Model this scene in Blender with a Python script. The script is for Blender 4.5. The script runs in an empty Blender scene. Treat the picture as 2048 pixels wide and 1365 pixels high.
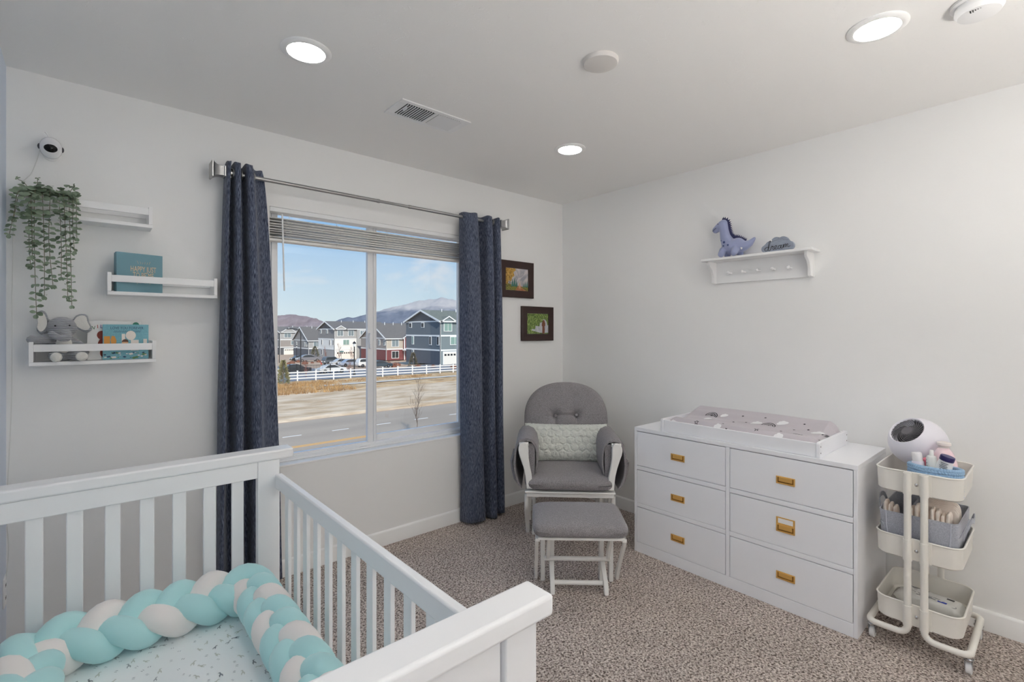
import bpy, math, random
from mathutils import Vector, Matrix, noise
PI = math.pi
sin, cos = math.sin, math.cos
SC = bpy.context.scene
LAMP = 46.0; FILL_BOWL = 7.5; FILL_UP = 138.0; SKY = 0.95; SUN = 4.2; EXPO = 0.0
COL = SC.collection
rnd = random.Random(7)

# ------------------------------------------------------------------ colour / materials
def lin(c):
    c = c / 255.0
    return c / 12.92 if c <= 0.04045 else ((c + 0.055) / 1.055) ** 2.4
def rgb(r, g, b, k=1.0):
    return tuple(min(0.92, lin(v) * k) for v in (r, g, b)) + (1.0,)
MATS = {}
def mat(name, col, rough=0.6, metal=0.0, spec=0.4, bump=None, var=None, sheen=0.0, coat=0.0, stretch=(1, 1, 1), emit=None):
    """bump=(scale, strength, distance)  var=(scale, colour2)"""
    if name in MATS: return MATS[name]
    m = bpy.data.materials.new(name); m.use_nodes = True
    nt = m.node_tree; N = nt.nodes; L = nt.links
    b = N['Principled BSDF']
    b.inputs['Base Color'].default_value = col
    b.inputs['Roughness'].default_value = rough
    b.inputs['Metallic'].default_value = metal
    b.inputs['Specular IOR Level'].default_value = spec
    if sheen: b.inputs['Sheen Weight'].default_value = sheen; b.inputs['Sheen Roughness'].default_value = .5
    if coat: b.inputs['Coat Weight'].default_value = coat
    if emit: b.inputs['Emission Color'].default_value = col; b.inputs['Emission Strength'].default_value = emit
    if bump or var:
        tc = N.new('ShaderNodeTexCoord'); mp = N.new('ShaderNodeMapping')
        mp.inputs['Scale'].default_value = stretch
        L.new(tc.outputs['Object'], mp.inputs['Vector'])
    if var:
        n = N.new('ShaderNodeTexNoise'); n.inputs['Scale'].default_value = var[0]; n.inputs['Detail'].default_value = 3
        r = N.new('ShaderNodeValToRGB'); r.color_ramp.elements[0].position = .35; r.color_ramp.elements[1].position = .65
        r.color_ramp.elements[0].color = col; r.color_ramp.elements[1].color = var[1]
        L.new(mp.outputs[0], n.inputs['Vector']); L.new(n.outputs['Fac'], r.inputs['Fac']); L.new(r.outputs['Color'], b.inputs['Base Color'])
    if bump:
        n2 = N.new('ShaderNodeTexNoise'); n2.inputs['Scale'].default_value = bump[0]; n2.inputs['Detail'].default_value = 3
        bp = N.new('ShaderNodeBump'); bp.inputs['Strength'].default_value = bump[1]; bp.inputs['Distance'].default_value = bump[2]
        L.new(mp.outputs[0], n2.inputs['Vector']); L.new(n2.outputs['Fac'], bp.inputs['Height']); L.new(bp.outputs['Normal'], b.inputs['Normal'])
    MATS[name] = m
    return m

# ------------------------------------------------------------------ mesh builder
class MB:
    def __init__(s, M=None):
        s.v = []; s.f = []; s.fm = []; s.M = M or Matrix.Identity(4); s.mi = 0
    def add(s, vs, fs):
        o = len(s.v); M = s.M
        s.v += [M @ Vector(p) for p in vs]
        s.f += [tuple(i + o for i in f) for f in fs]; s.fm += [s.mi] * len(fs)
        return s
    def box(s, x0, y0, z0, x1, y1, z1):
        return s.add([(x0,y0,z0),(x1,y0,z0),(x1,y1,z0),(x0,y1,z0),(x0,y0,z1),(x1,y0,z1),(x1,y1,z1),(x0,y1,z1)],
              [(0,3,2,1),(4,5,6,7),(0,1,5,4),(1,2,6,5),(2,3,7,6),(3,0,4,7)])
    def loft(s, loops, cap0=True, cap1=True, closed=True):
        n = len(loops[0]); vs = [p for l in loops for p in l]; fs = []
        for i in range(len(loops) - 1):
            for j in range(n if closed else n - 1):
                a = i*n + j; b = i*n + (j+1) % n
                fs.append((a, b, b+n, a+n))
        if cap0: fs.append(tuple(reversed(range(n))))
        if cap1: fs.append(tuple(range((len(loops)-1)*n, len(loops)*n)))
        return s.add(vs, fs)
    def prism(s, poly, a, b, ax='y'):
        """poly in 2D extruded from a to b along ax: x->(a,p,q) y->(p,a,q) z->(p,q,a)"""
        f = {'x': lambda p, t: (t, p[0], p[1]), 'y': lambda p, t: (p[0], t, p[1]), 'z': lambda p, t: (p[0], p[1], t)}[ax]
        return s.loft([[f(p, a) for p in poly], [f(p, b) for p in poly]])
    def tube(s, pts, r, n=10, closed=False, flat=None):
        P = [Vector(p) for p in pts]; m = len(P); loops = []
        R = r if isinstance(r, (list, tuple)) else [r] * m
        up = None
        for i in range(m):
            if closed: t = P[(i+1) % m] - P[i-1]
            else: t = P[min(i+1, m-1)] - P[max(i-1, 0)]
            t.normalize()
            if up is None:
                up = Vector((0,0,1)) if abs(t.z) < .9 else Vector((1,0,0))
            u = (up - t * up.dot(t)).normalized(); w = t.cross(u); up = u
            k = flat or 1
            loops.append([P[i] + u*cos(2*PI*j/n)*R[i]*k + w*sin(2*PI*j/n)*R[i] for j in range(n)])
        if closed:
            loops.append(loops[0]); return s.loft(loops, False, False)
        return s.loft(loops)
    def cyl(s, p0, p1, r, n=16, r1=None):
        return s.tube([p0, p1], [r, r if r1 is None else r1], n)
    def lathe(s, prof, c=(0,0,0), n=24, M=None):
        """prof: list of (r,z) about local z"""
        M = M or Matrix.Translation(c); loops = []
        for r, z in prof:
            r = max(r, 1e-5)
            loops.append([M @ Vector((r*cos(2*PI*j/n), r*sin(2*PI*j/n), z)) for j in range(n)])
        return s.loft(loops)
    def ell(s, c, r, nu=16, nv=10, R=None):
        c = Vector(c); r = (r, r, r) if not isinstance(r, (tuple, list)) else r
        R = R or Matrix.Identity(3); loops = []
        for i in range(nv + 1):
            t = PI * i / nv; st = max(sin(t), 1e-3)
            loops.append([c + R @ Vector((r[0]*st*cos(2*PI*j/nu), r[1]*st*sin(2*PI*j/nu), -r[2]*cos(t))) for j in range(nu)])
        return s.loft(loops)
    def grid(s, nu, nv, fn, wrap=False):
        vs = [fn(i/(nu-1) if not wrap else i/nu, j/(nv-1)) for j in range(nv) for i in range(nu)]; fs = []
        for j in range(nv-1):
            for i in range(nu if wrap else nu-1):
                a = j*nu + i; b = j*nu + (i+1) % nu
                fs.append((a, b, b+nu, a+nu))
        return s.add(vs, fs)
    def text(s, body, size, M, xs=1.0, extrude=0.0, align='CENTER'):
        cu = bpy.data.curves.new('t', 'FONT'); cu.body = body; cu.size = size; cu.align_x = align; cu.extrude = extrude; cu.resolution_u = 3
        o = bpy.data.objects.new('t', cu); COL.objects.link(o)
        bpy.context.view_layer.update()
        me = bpy.data.meshes.new_from_object(o.evaluated_get(bpy.context.evaluated_depsgraph_get()))
        vs = [M @ Vector((v.co.x * xs, v.co.y, v.co.z)) for v in me.vertices]
        s.add(vs, [tuple(p.vertices) for p in me.polygons])
        bpy.data.objects.remove(o); bpy.data.curves.remove(cu); bpy.data.meshes.remove(me)
        return s
    def build(s, name, mats, parent=None, smooth=35, bevel=0, seg=2, sub=0, remesh=0, solid=0):
        me = bpy.data.meshes.new(name)
        vs = s.v
        if parent is not None:
            iv = WORLD[parent.name].inverted(); vs = [iv @ p for p in vs]
        me.from_pydata([tuple(p) for p in vs], [], s.f)
        for m in (mats if isinstance(mats, (list, tuple)) else [mats]): me.materials.append(m)
        me.polygons.foreach_set('material_index', s.fm)
        me.update()
        import bmesh
        bm = bmesh.new(); bm.from_mesh(me); bmesh.ops.recalc_face_normals(bm, faces=bm.faces); bm.to_mesh(me); bm.free()
        if smooth:
            me.shade_smooth()
            if smooth < 180: me.set_sharp_from_angle(angle=math.radians(smooth))
        o = bpy.data.objects.new(name, me); COL.objects.link(o)
        if parent is not None:
            o.parent = parent; WORLD[o.name] = WORLD[parent.name]
        else: WORLD[o.name] = Matrix.Identity(4)
        if solid:
            d = o.modifiers.new('s', 'SOLIDIFY'); d.thickness = solid; d.offset = 0
        if bevel:
            d = o.modifiers.new('b', 'BEVEL'); d.width = bevel; d.segments = seg; d.limit_method = 'ANGLE'; d.angle_limit = math.radians(40); d.harden_normals = False
        if remesh:
            d = o.modifiers.new('r', 'REMESH'); d.mode = 'VOXEL'; d.voxel_size = remesh; d.use_smooth_shade = True
            d = o.modifiers.new('sm', 'SMOOTH'); d.iterations = 6; d.factor = .6
        if sub:
            d = o.modifiers.new('u', 'SUBSURF'); d.levels = sub; d.render_levels = sub
        return o
def detail(m, d=8):
    for n in m.node_tree.nodes:
        if n.type == 'TEX_NOISE': n.inputs['Detail'].default_value = d
    return m
WORLD = {}
def tag(o, label, cat, group=None, kind=None):
    o['label'] = label; o['category'] = cat
    if group: o['group'] = group
    if kind: o['kind'] = kind
    return o
def thing(name, label, cat, loc=(0,0,0), rotz=0.0, group=None, kind=None):
    o = bpy.data.objects.new(name, None); COL.objects.link(o); o.empty_display_size = .1
    o.location = loc; o.rotation_euler = (0, 0, rotz)
    WORLD[o.name] = Matrix.Translation(loc) @ Matrix.Rotation(rotz, 4, 'Z')
    return tag(o, label, cat, group, kind)
def duplicate(root, loc, label, group=None, rotz=None):
    r = root.copy(); COL.objects.link(r); r.location = loc
    if rotz is not None: r.rotation_euler = (0, 0, rotz)
    r['label'] = label
    if group: r['group'] = group
    WORLD[r.name] = Matrix.Translation(loc) @ Matrix.Rotation(r.rotation_euler.z, 4, 'Z')
    for c in list(root.children):
        d = c.copy(); COL.objects.link(d); d.parent = r; WORLD[d.name] = WORLD[r.name]
        for g in list(c.children):
            e = g.copy(); COL.objects.link(e); e.parent = d
    return r
def BK(x, y, z):   # plane facing -Y (seen from the room): text/plane matrix
    return Matrix(((1,0,0,x),(0,0,-1,y),(0,1,0,z),(0,0,0,1)))
def RT(x, y, z):   # plane facing -X
    return Matrix(((0,0,-1,x),(-1,0,0,y),(0,1,0,z),(0,0,0,1)))
def rrect(w, d, r, n=6):
    P = []
    for cx, cy, a in ((w/2-r, d/2-r, 0), (-w/2+r, d/2-r, 90), (-w/2+r, -d/2+r, 180), (w/2-r, -d/2+r, 270)):
        for k in range(n+1):
            t = math.radians(a + 90*k/n); P.append((cx + r*cos(t), cy + r*sin(t)))
    return P
def bez(pts, n=12):
    """Catmull-Rom through points"""
    P = [Vector(p) for p in pts]; out = []
    for i in range(len(P)-1):
        p0 = P[max(i-1,0)]; p1 = P[i]; p2 = P[i+1]; p3 = P[min(i+2,len(P)-1)]
        for k in range(n):
            t = k/n
            out.append(.5*((2*p1)+(-p0+p2)*t+(2*p0-5*p1+4*p2-p3)*t*t+(-p0+3*p1-3*p2+p3)*t**3))
    out.append(P[-1]); return out

# ------------------------------------------------------------------ material library
WHITE = mat('white_paint_satin', rgb(240,240,240), .38, spec=.4)
CRIBW = mat('crib_white_lacquer', rgb(240,240,241), .34, spec=.45)
TRIMW = mat('trim_white', rgb(243,243,242), .4)
VINYL = mat('vinyl_white', rgb(238,239,240,1.0), .35)
CARTW = mat('cream_powder_coat', rgb(232,229,222,1.0), .4, spec=.5)
CHROME = mat('chrome', rgb(205,207,210), .15, 1.0)
NICKEL = mat('brushed_nickel', rgb(170,170,170), .36, 1.0)
GOLD = mat('brushed_gold', rgb(222,176,100), .38, .45)
GOLDD = mat('gold_recess', rgb(150,106,44), .5, .4)
BLACK = mat('black_plastic', rgb(14,14,15), .35)
DARKGREY = mat('dark_grey_plastic', rgb(72,72,76), .45)
def speckle(name, c1, c2, scale, rough=.95, bump=.3, dist=.001, stretch=(1,1,1), sheen=.15, pos=(.38,.62)):
    m = mat(name, c1, rough, sheen=sheen, bump=(scale*.8, bump, dist), var=(scale, c2), stretch=stretch, spec=.2)
    for n in m.node_tree.nodes:
        if n.type == 'VALTORGB': n.color_ramp.elements[0].position, n.color_ramp.elements[1].position = pos
    return m
GREYFAB = speckle('grey_upholstery', rgb(112,109,112), rgb(160,156,159), 420)
CURT = speckle('navy_heather_curtain', rgb(38,45,64), rgb(134,143,164), 620, stretch=(1,1,.07), bump=.2, pos=(.40,.76))
FELT = speckle('grey_felt', rgb(160,163,173), rgb(178,181,190), 240, bump=.3)
SAGE = mat('sage_faux_fur', rgb(212,215,208), .95, sheen=.4, bump=(200, .8, .004), spec=.1)

# painted walls: faint orange-peel
def wallmat(name, col, sc=90, st=.12):
    return mat(name, col, .72, spec=.25, bump=(sc, st, .002))
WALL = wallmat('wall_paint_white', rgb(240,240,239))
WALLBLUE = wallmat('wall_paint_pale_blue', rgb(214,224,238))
# ceiling: skip-trowel texture
CEIL = mat('ceiling_skip_trowel', rgb(244,243,241), .75, spec=.2)
def _ceil():
    nt = CEIL.node_tree; N = nt.nodes; L = nt.links; b = N['Principled BSDF']
    tc = N.new('ShaderNodeTexCoord')
    n = N.new('ShaderNodeTexNoise'); n.inputs['Scale'].default_value = 7; n.inputs['Detail'].default_value = 4; n.inputs['Distortion'].default_value = 1.6
    mp = N.new('ShaderNodeMapping'); mp.inputs['Scale'].default_value = (1.0, 2.2, 1)
    L.new(tc.outputs['Object'], mp.inputs['Vector']); L.new(mp.outputs[0], n.inputs['Vector'])
    r = N.new('ShaderNodeValToRGB'); e = r.color_ramp.elements
    e[0].position = .488; e[0].color = (0,0,0,1); e[1].position = .512; e[1].color = (0,0,0,1)
    q = e.new(.5); q.color = (1,1,1,1)
    n2 = N.new('ShaderNodeTexNoise'); n2.inputs['Scale'].default_value = 11; L.new(tc.outputs['Object'], n2.inputs['Vector'])
    r2 = N.new('ShaderNodeValToRGB'); r2.color_ramp.elements[0].position = .48; r2.color_ramp.elements[1].position = .60
    L.new(n2.outputs['Fac'], r2.inputs['Fac']); L.new(n.outputs['Fac'], r.inputs['Fac'])
    mu = N.new('ShaderNodeMath'); mu.operation = 'MULTIPLY'; L.new(r.outputs['Color'], mu.inputs[0]); L.new(r2.outputs['Color'], mu.inputs[1])
    bp = N.new('ShaderNodeBump'); bp.inputs['Strength'].default_value = .30; bp.inputs['Distance'].default_value = .004
    L.new(mu.outputs[0], bp.inputs['Height']); L.new(bp.outputs['Normal'], b.inputs['Normal'])
_ceil()
# carpet: frieze pile, speckled yarn
CARPET = mat('taupe_frieze_carpet', rgb(160,146,138), .97, spec=.1)
def _carpet():
    nt = CARPET.node_tree; N = nt.nodes; L = nt.links; b = N['Principled BSDF']
    tc = N.new('ShaderNodeTexCoord')
    n0 = N.new('ShaderNodeTexNoise'); n0.inputs['Scale'].default_value = 115; n0.inputs['Detail'].default_value = 3; n0.inputs['Distortion'].default_value = .6
    L.new(tc.outputs['Object'], n0.inputs['Vector'])
    r = N.new('ShaderNodeValToRGB'); e = r.color_ramp.elements
    e[0].position = .36; e[0].color = rgb(112,99,92); e[1].position = .62; e[1].color = rgb(246,234,226)
    q = e.new(.48); q.color = rgb(196,182,173)
    L.new(n0.outputs['Fac'], r.inputs['Fac'])
    n1 = N.new('ShaderNodeTexNoise'); n1.inputs['Scale'].default_value = 3.5; n1.inputs['Detail'].default_value = 2
    L.new(tc.outputs['Object'], n1.inputs['Vector'])
    r1 = N.new('ShaderNodeValToRGB'); r1.color_ramp.elements[0].position=.3; r1.color_ramp.elements[1].position=.7
    r1.color_ramp.elements[0].color = (.86,.86,.86,1); r1.color_ramp.elements[1].color = (1,1,1,1)
    L.new(n1.outputs['Fac'], r1.inputs['Fac'])
    mx = N.new('ShaderNodeMix'); mx.data_type = 'RGBA'; mx.blend_type = 'MULTIPLY'; mx.inputs[0].default_value = 1
    L.new(r.outputs['Color'], mx.inputs[6]); L.new(r1.outputs['Color'], mx.inputs[7]); L.new(mx.outputs[2], b.inputs['Base Color'])
    v = N.new('ShaderNodeTexVoronoi'); v.inputs['Scale'].default_value = 130; v.inputs['Randomness'].default_value = 1
    L.new(tc.outputs['Object'], v.inputs['Vector'])
    sb = N.new('ShaderNodeMath'); sb.operation = 'SUBTRACT'
    L.new(n0.outputs['Fac'], sb.inputs[0]); L.new(v.outputs['Distance'], sb.inputs[1])
    bp = N.new('ShaderNodeBump'); bp.inputs['Strength'].default_value = .9; bp.inputs['Distance'].default_value = .010
    L.new(sb.outputs[0], bp.inputs['Height']); L.new(bp.outputs['Normal'], b.inputs['Normal'])
_carpet()
GLASS = bpy.data.materials.new('window_glass'); GLASS.use_nodes = True
def _glass():
    nt = GLASS.node_tree; N = nt.nodes; L = nt.links; N.clear()
    o = N.new('ShaderNodeOutputMaterial'); t = N.new('ShaderNodeBsdfTransparent'); g = N.new('ShaderNodeBsdfGlossy'); g.inputs['Roughness'].default_value = .02
    t.inputs['Color'].default_value = (.97,.98,.98,1)
    m = N.new('ShaderNodeMixShader'); m.inputs[0].default_value = .035
    L.new(t.outputs[0], m.inputs[1]); L.new(g.outputs[0], m.inputs[2]); L.new(m.outputs[0], o.inputs[0])
_glass()

# ------------------------------------------------------------------ room shell
XL, XR, YF, YB, H = -.247, 3.074, -1.25, 2.853, 2.44
WX0, WX1, WZ0, WZ1 = .748, 2.128, .605, 2.038      # window opening
def struct(name, mb, m, label, cat, **k):
    return tag(mb.build(name, m, **k), label, cat, kind='structure')
mb = MB(); mb.box(XL-.12, YF-.12, -.08, XR+.12, YB+.14, 0)
struct('floor', mb, CARPET, 'taupe speckled frieze carpet covering the whole nursery floor', 'floor')
mb = MB(); mb.box(XL-.12, YF-.12, H, XR+.12, YB+.14, H+.08)
struct('ceiling', mb, CEIL, 'white skip-trowel textured ceiling above the nursery', 'ceiling')
mb = MB(); mb.box(XL-.12, YB, 0, WX0, YB+.14, H); mb.box(WX1, YB, 0, XR+.12, YB+.14, H)
mb.box(WX0, YB, 0, WX1, YB+.14, WZ0); mb.box(WX0, YB, WZ1, WX1, YB+.14, H)
struct('wall_back', mb, WALL, 'white painted window wall behind the crib and floating shelves', 'wall')
mb = MB(); mb.box(XR, YF, 0, XR+.12, YB, H)
struct('wall_right', mb, WALL, 'white painted wall behind the dresser and utility cart', 'wall')
mb = MB(); mb.box(XL-.12, YF, 0, XL, YB, H)
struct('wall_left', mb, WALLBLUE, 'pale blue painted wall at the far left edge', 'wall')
mb = MB(); mb.box(XL-.12, YF-.12, 0, XR+.12, YF, H)
struct('wall_front', mb, WALL, 'white painted wall behind the camera', 'wall')
def baseboard(name, a, b, inn, label):
    """a,b floor points, inn = inward normal"""
    mb = MB(); a = Vector(a); b = Vector(b); n = Vector(inn)
    prof = [(0,0),(.013,0),(.013,.082),(.010,.088),(.004,.092),(0,.093)]
    mb.loft([[a + n*p + Vector((0,0,q)) for p, q in prof], [b + n*p + Vector((0,0,q)) for p, q in prof]])
    struct(name, mb, TRIMW, label, 'baseboard', smooth=30)
baseboard('baseboard_back', (XL,YB,0), (XR,YB,0), (0,-1,0), 'white baseboard along the foot of the window wall')
baseboard('baseboard_right', (XR,YB,0), (XR,YF,0), (-1,0,0), 'white baseboard along the wall behind the dresser')
baseboard('baseboard_left', (XL,YF,0), (XL,YB,0), (1,0,0), 'white baseboard along the pale blue wall')

# ------------------------------------------------------------------ window
wy = 2.925
win = thing('window_1', 'wide white vinyl sliding window with two panes between the navy curtains', 'window', (0,0,0), kind='structure')
mb = MB(); t = .026
mb.box(WX0, wy, WZ0, WX0+t, wy+.07, WZ1); mb.box(WX1-t, wy, WZ0, WX1, wy+.07, WZ1)
mb.box(WX0+t, wy, WZ0, WX1-t, wy+.07, WZ0+.042); mb.box(WX0+t, wy, WZ1-.012, WX1-t, wy+.07, WZ1)
mb.build('window_frame', VINYL, win, bevel=.003)
def sash(x0, x1, z0, z1, y, t, name, tl=None, tr=None):
    mb = MB(); tl = tl or t; tr = tr or t
    mb.box(x0, y, z0, x0+tl, y+.028, z1); mb.box(x1-tr, y, z0, x1, y+.028, z1)
    mb.box(x0+tl, y, z0, x1-tr, y+.028, z0+t); mb.box(x0+tl, y, z1-.012, x1-tr, y+.028, z1)
    s_ = mb.build(name, VINYL, win, bevel=.003)
    g = MB(); g.box(x0+tl-.002, y+.012, z0+t-.002, x1-tr+.002, y+.015, z1-.010)
    g.build('pane', GLASS, s_, smooth=0)
    return s_
s1 = sash(WX0+.03, 1.384, WZ0+.012, WZ1-.010, wy+.003, .038, 'sliding_sash', .032, .040)
s2 = sash(1.374, WX1-.03, WZ0+.036, WZ1-.010, wy+.038, .044, 'fixed_sash', .048, .03)
mb = MB(); mb.box(1.3805,wy-.004,WZ0+.05,1.389,wy+.040,WZ1-.012); mb.build('meeting_strip', VINYL, win, bevel=.002)
mb = MB(); mb.box(WX0+.03,wy-.006,WZ0+.012,WX1-.03,wy+.001,WZ0+.020); mb.box(WX0+.03,wy-.006,WZ0+.030,WX1-.03,wy+.001,WZ0+.036); mb.build('sill_track', VINYL, win, bevel=.001)
mb = MB(); mb.box(1.352, wy-.012, 1.245, 1.366, wy+.004, 1.345); mb.box(1.346, wy-.022, 1.27, 1.358, wy-.008, 1.335)
mb.build('latch', VINYL, win, bevel=.003)
mb = MB(); mb.ell((1.315, wy-.004, WZ0+.018), (.032,.012,.008)); mb.build('sash_stop', VINYL, win)
mb = MB(); mb.box(WX0, YB-.002, WZ0-.002, WX1, wy+.004, WZ0+.010)
mb.build('window_sill', TRIMW, win, bevel=.003)

# ------------------------------------------------------------------ blind
bl = thing('window_blind', 'white slatted window blind drawn up to a stack with hanging wand', 'blind', (1.425, 2.90, WZ1))
SLAT = mat('blind_slat_white', rgb(236,234,230), .5)
bx0, bx1 = WX0+.002, WX1-.002
mb = MB(); mb.box(bx0, 2.8545, 2.012, bx1, 2.912, WZ1-.0005); mb.build('headrail', VINYL, bl, bevel=.003)
sl = []
for k in range(8):
    z = 1.982 - k*.0145 + rnd.uniform(-.0015,.0015); dy = rnd.uniform(-.003, .003); tw = rnd.uniform(-.003,.003)
    mb = MB(); mb.add([(bx0,2.866+dy,z-.004+tw),(bx1,2.866+dy,z-.004-tw),(bx1,2.879+dy,z+.0015),(bx0,2.879+dy,z+.0015),(bx0,2.904+dy,z+.0015),(bx1,2.904+dy,z+.0015),(bx1,2.918+dy,z-.003),(bx0,2.918+dy,z-.003)],
                      [(0,1,2,3),(3,2,5,4),(4,5,6,7)])
    mb.build('slat', SLAT, bl, solid=.0045, smooth=60)
mb = MB(); mb.box(bx0, 2.866, 1.853, bx1, 2.916, 1.868); mb.build('bottom_rail', SLAT, bl, bevel=.003)
for cx in (.85, 1.12, 1.44, 1.75, 2.0):
    mb = MB()
    for q in range(2):
        pts = [(cx + .018*sin(i*1.9+q*2+cx*7)*(1 if 1<i<11 else .3), 2.8605 - .002*(i%2), 1.998 - i*.0122) for i in range(13)]
        mb.tube(bez(pts, 4), .0008, 5)
    mb.build('ladder_cord', mat('cord_white', rgb(225,225,222), .7), bl)
mb = MB(); mb.tube([(.810,2.853,2.003),(.812,2.85,1.99),(.822,2.848,1.58)], .0045, 8); mb.build('wand', VINYL, bl)

# ------------------------------------------------------------------ curtain rod and panels
RY, RZ = 2.765, 2.15
rod = thing('curtain_rod', 'brushed nickel telescoping curtain rod with square flared ends above the window', 'curtain rod', (1.4, RY, RZ))
mb = MB(); mb.cyl((.49,RY,RZ),(1.33,RY,RZ),.0105); mb.cyl((1.33,RY,RZ),(1.345,RY,RZ),.012); mb.cyl((1.33,RY,RZ),(1.55,RY,RZ),.0088); mb.cyl((1.545,RY,RZ),(1.56,RY,RZ),.0115); mb.cyl((1.55,RY,RZ),(2.315,RY,RZ),.0105)
mb.build('pole', NICKEL, rod)
for sx, x in ((-1, .502), (1, 2.315)):
    mb = MB(); L_ = []
    for d, h_ in ((-.022,.021),(-.018,.026),(-.012,.026),(-.010,.023),(.006,.024),(.014,.025),(.022,.027),(.030,.031),(.036,.036),(.038,.039),(.044,.039),(.046,.033)):
        L_.append([(x+sx*d, RY-h_, RZ-h_), (x+sx*d, RY+h_, RZ-h_), (x+sx*d, RY+h_, RZ+h_), (x+sx*d, RY-h_, RZ+h_)])
    mb.loft(L_); mb.build('finial', NICKEL, rod, smooth=25, bevel=.001)
for x in (.545, 2.27):
    mb = MB(); mb.box(x-.008, RY, RZ-.022, x+.008, YB, RZ-.012); mb.box(x-.014, YB-.006, RZ-.05, x+.014, YB, RZ+.02); mb.lathe([(.016,-.008),(.016,.008)], M=Matrix.Translation((x,RY,RZ)) @ Matrix.Rotation(PI/2,4,'Y'))
    mb.build('bracket', NICKEL, rod, bevel=.001)

def curtain(label, prof_top, prof_bot, zt, grom, bottom_z, flip):
    """profiles: list of (x,y) control points of the pleats at top and bottom"""
    root = thing('curtain', label, 'curtain', (prof_bot[0][0], RY, 0))
    A = bez([(x,y,0) for x,y in prof_top], 10); B = bez([(x,y,0) for x,y in prof_bot], 10)
    nu = len(A); nv = 60
    def fn(u, v):
        i = int(round(u*(nu-1))); a = A[i]; b = B[i]
        w = v**.6
        x = a.x*(1-w) + b.x*w; y = a.y*(1-w) + b.y*w
        z = zt*(1-v) + bottom_z*v
        x += .004*sin(9*v+u*21)*v; y += .005*sin(7*v+u*17)*v
        z += .004*sin(u*40)*(1 if v < .02 else 0) + (.006*sin(u*9) if v > .98 else 0)
        return (x, min(y, YB-.016), z)
    mb = MB(); mb.grid(nu, nv, fn)
    mb.build('fabric', CURT, root, smooth=180, solid=.004)
    for gx, gy, ang in grom:
        g = MB(); M = Matrix.Translation((gx, gy, RZ)) @ Matrix.Rotation(ang, 4, 'Z') @ Matrix.Rotation(PI/2, 4, 'Y')
        n = 24
        ring = [M @ Vector((.0215*cos(2*PI*k/n), .0215*sin(2*PI*k/n), 0)) for k in range(n)]
        g.tube(ring, .004, 8, closed=True)
        g.build('grommet', NICKEL, root)
    return root
LT = [(.528,2.80),(.528,2.735),(.538,2.722),(.540,2.80),(.556,2.80),(.560,2.728),(.578,2.722),(.590,2.80),(.604,2.80),(.608,2.725),(.630,2.72),(.646,2.775),(.670,2.80),(.698,2.802)]
LB = [(.485,2.81),(.488,2.735),(.505,2.722),(.53,2.80),(.55,2.80),(.558,2.722),(.59,2.71),(.612,2.80),(.63,2.80),(.645,2.715),(.682,2.70),(.715,2.76),(.755,2.79),(.800,2.80)]
curtain('navy heathered grommet curtain panel at the left side of the window', LT, LB, 2.20, [(.640,2.765,.5),(.598,2.765,-.3),(.550,2.765,.2)], .015, 0)
RT_ = [(1.960,2.80),(1.965,2.735),(2.005,2.712),(2.060,2.725),(2.085,2.79),(2.115,2.812),(2.135,2.78),(2.150,2.726),(2.185,2.716),(2.205,2.78),(2.225,2.80),(2.240,2.735),(2.262,2.722),(2.285,2.76),(2.295,2.80)]
RB = [(1.985,2.82),(2.00,2.745),(2.035,2.715),(2.115,2.712),(2.135,2.79),(2.155,2.812),(2.175,2.785),(2.19,2.722),(2.225,2.712),(2.245,2.775),(2.262,2.79),(2.275,2.735),(2.305,2.722),(2.335,2.76),(2.350,2.81)]
curtain('navy heathered grommet curtain panel at the right side of the window', RT_, RB, 2.178, [(2.025,2.724,PI/2-.25),(2.17,2.740,PI/2-.35),(2.222,2.765,.3)], .015, 1)
# ------------------------------------------------------------------ ceiling fixtures
LENS = mat('lamp_lens_glow', (1,.965,.915,1), .5, emit=LAMP)
def downlight(x, y, label):
    root = thing('recessed_downlight', label, 'ceiling light', (x, y, H), group='recessed ceiling lights')
    mb = MB(); M = Matrix.Translation((x, y, H))
    mb.lathe([(.092,0),(.092,-.003),(.089,-.006),(.074,-.010),(.069,-.009),(.069,-.004),(.0688,0)], n=40, M=M); mb.build('trim_ring', TRIMW, root)
    mb = MB(); mb.lathe([(.0685,-.0008),(.0685,-.006),(.045,-.0085),(0,-.009)], n=40, M=M); mb.build('diffuser', LENS, root)
downlight(.638, 1.934, 'lit round ceiling downlight nearest the floating shelves')
downlight(2.160, 1.945, 'lit round ceiling downlight closest to the room corner')
downlight(2.118, .446, 'lit round ceiling downlight beside the smoke alarm')
downlight(.638, .446, 'lit round ceiling downlight directly above the crib near end, out of view')
mb = MB(); mb.lathe([(.071,0),(.071,-.008),(.066,-.016),(.050,-.019),(0,-.020)], (1.545,1.228,H), 40)
tag(mb.build('ceiling_cover_plate', mat('cover_plate_offwhite', rgb(222,218,214,1.0), .5)), 'plain round blank cover plate in the middle of the ceiling', 'cover plate')
sm = thing('smoke_alarm', 'white round smoke alarm with small vents at the top right of the ceiling', 'smoke alarm', (2.20, .19, H))
mb = MB(); M = Matrix.Translation((2.20,.19,H)); mb.lathe([(.072,0),(.072,-.009),(.066,-.012)], n=40, M=M); mb.build('base_ring', WHITE, sm)
mb = MB(); mb.lathe([(.060,-.010),(.062,-.030),(.054,-.043),(.040,-.047),(0,-.048)], n=40, M=M); mb.build('cover', WHITE, sm)
mb = MB()
for k in range(5): mb.box(2.152+k*.0005, .205-k*.006, H-.0476+.0004*k, 2.166, .208-k*.006, H-.046)
mb.build('vent_slot', BLACK, sm, smooth=0)

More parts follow.
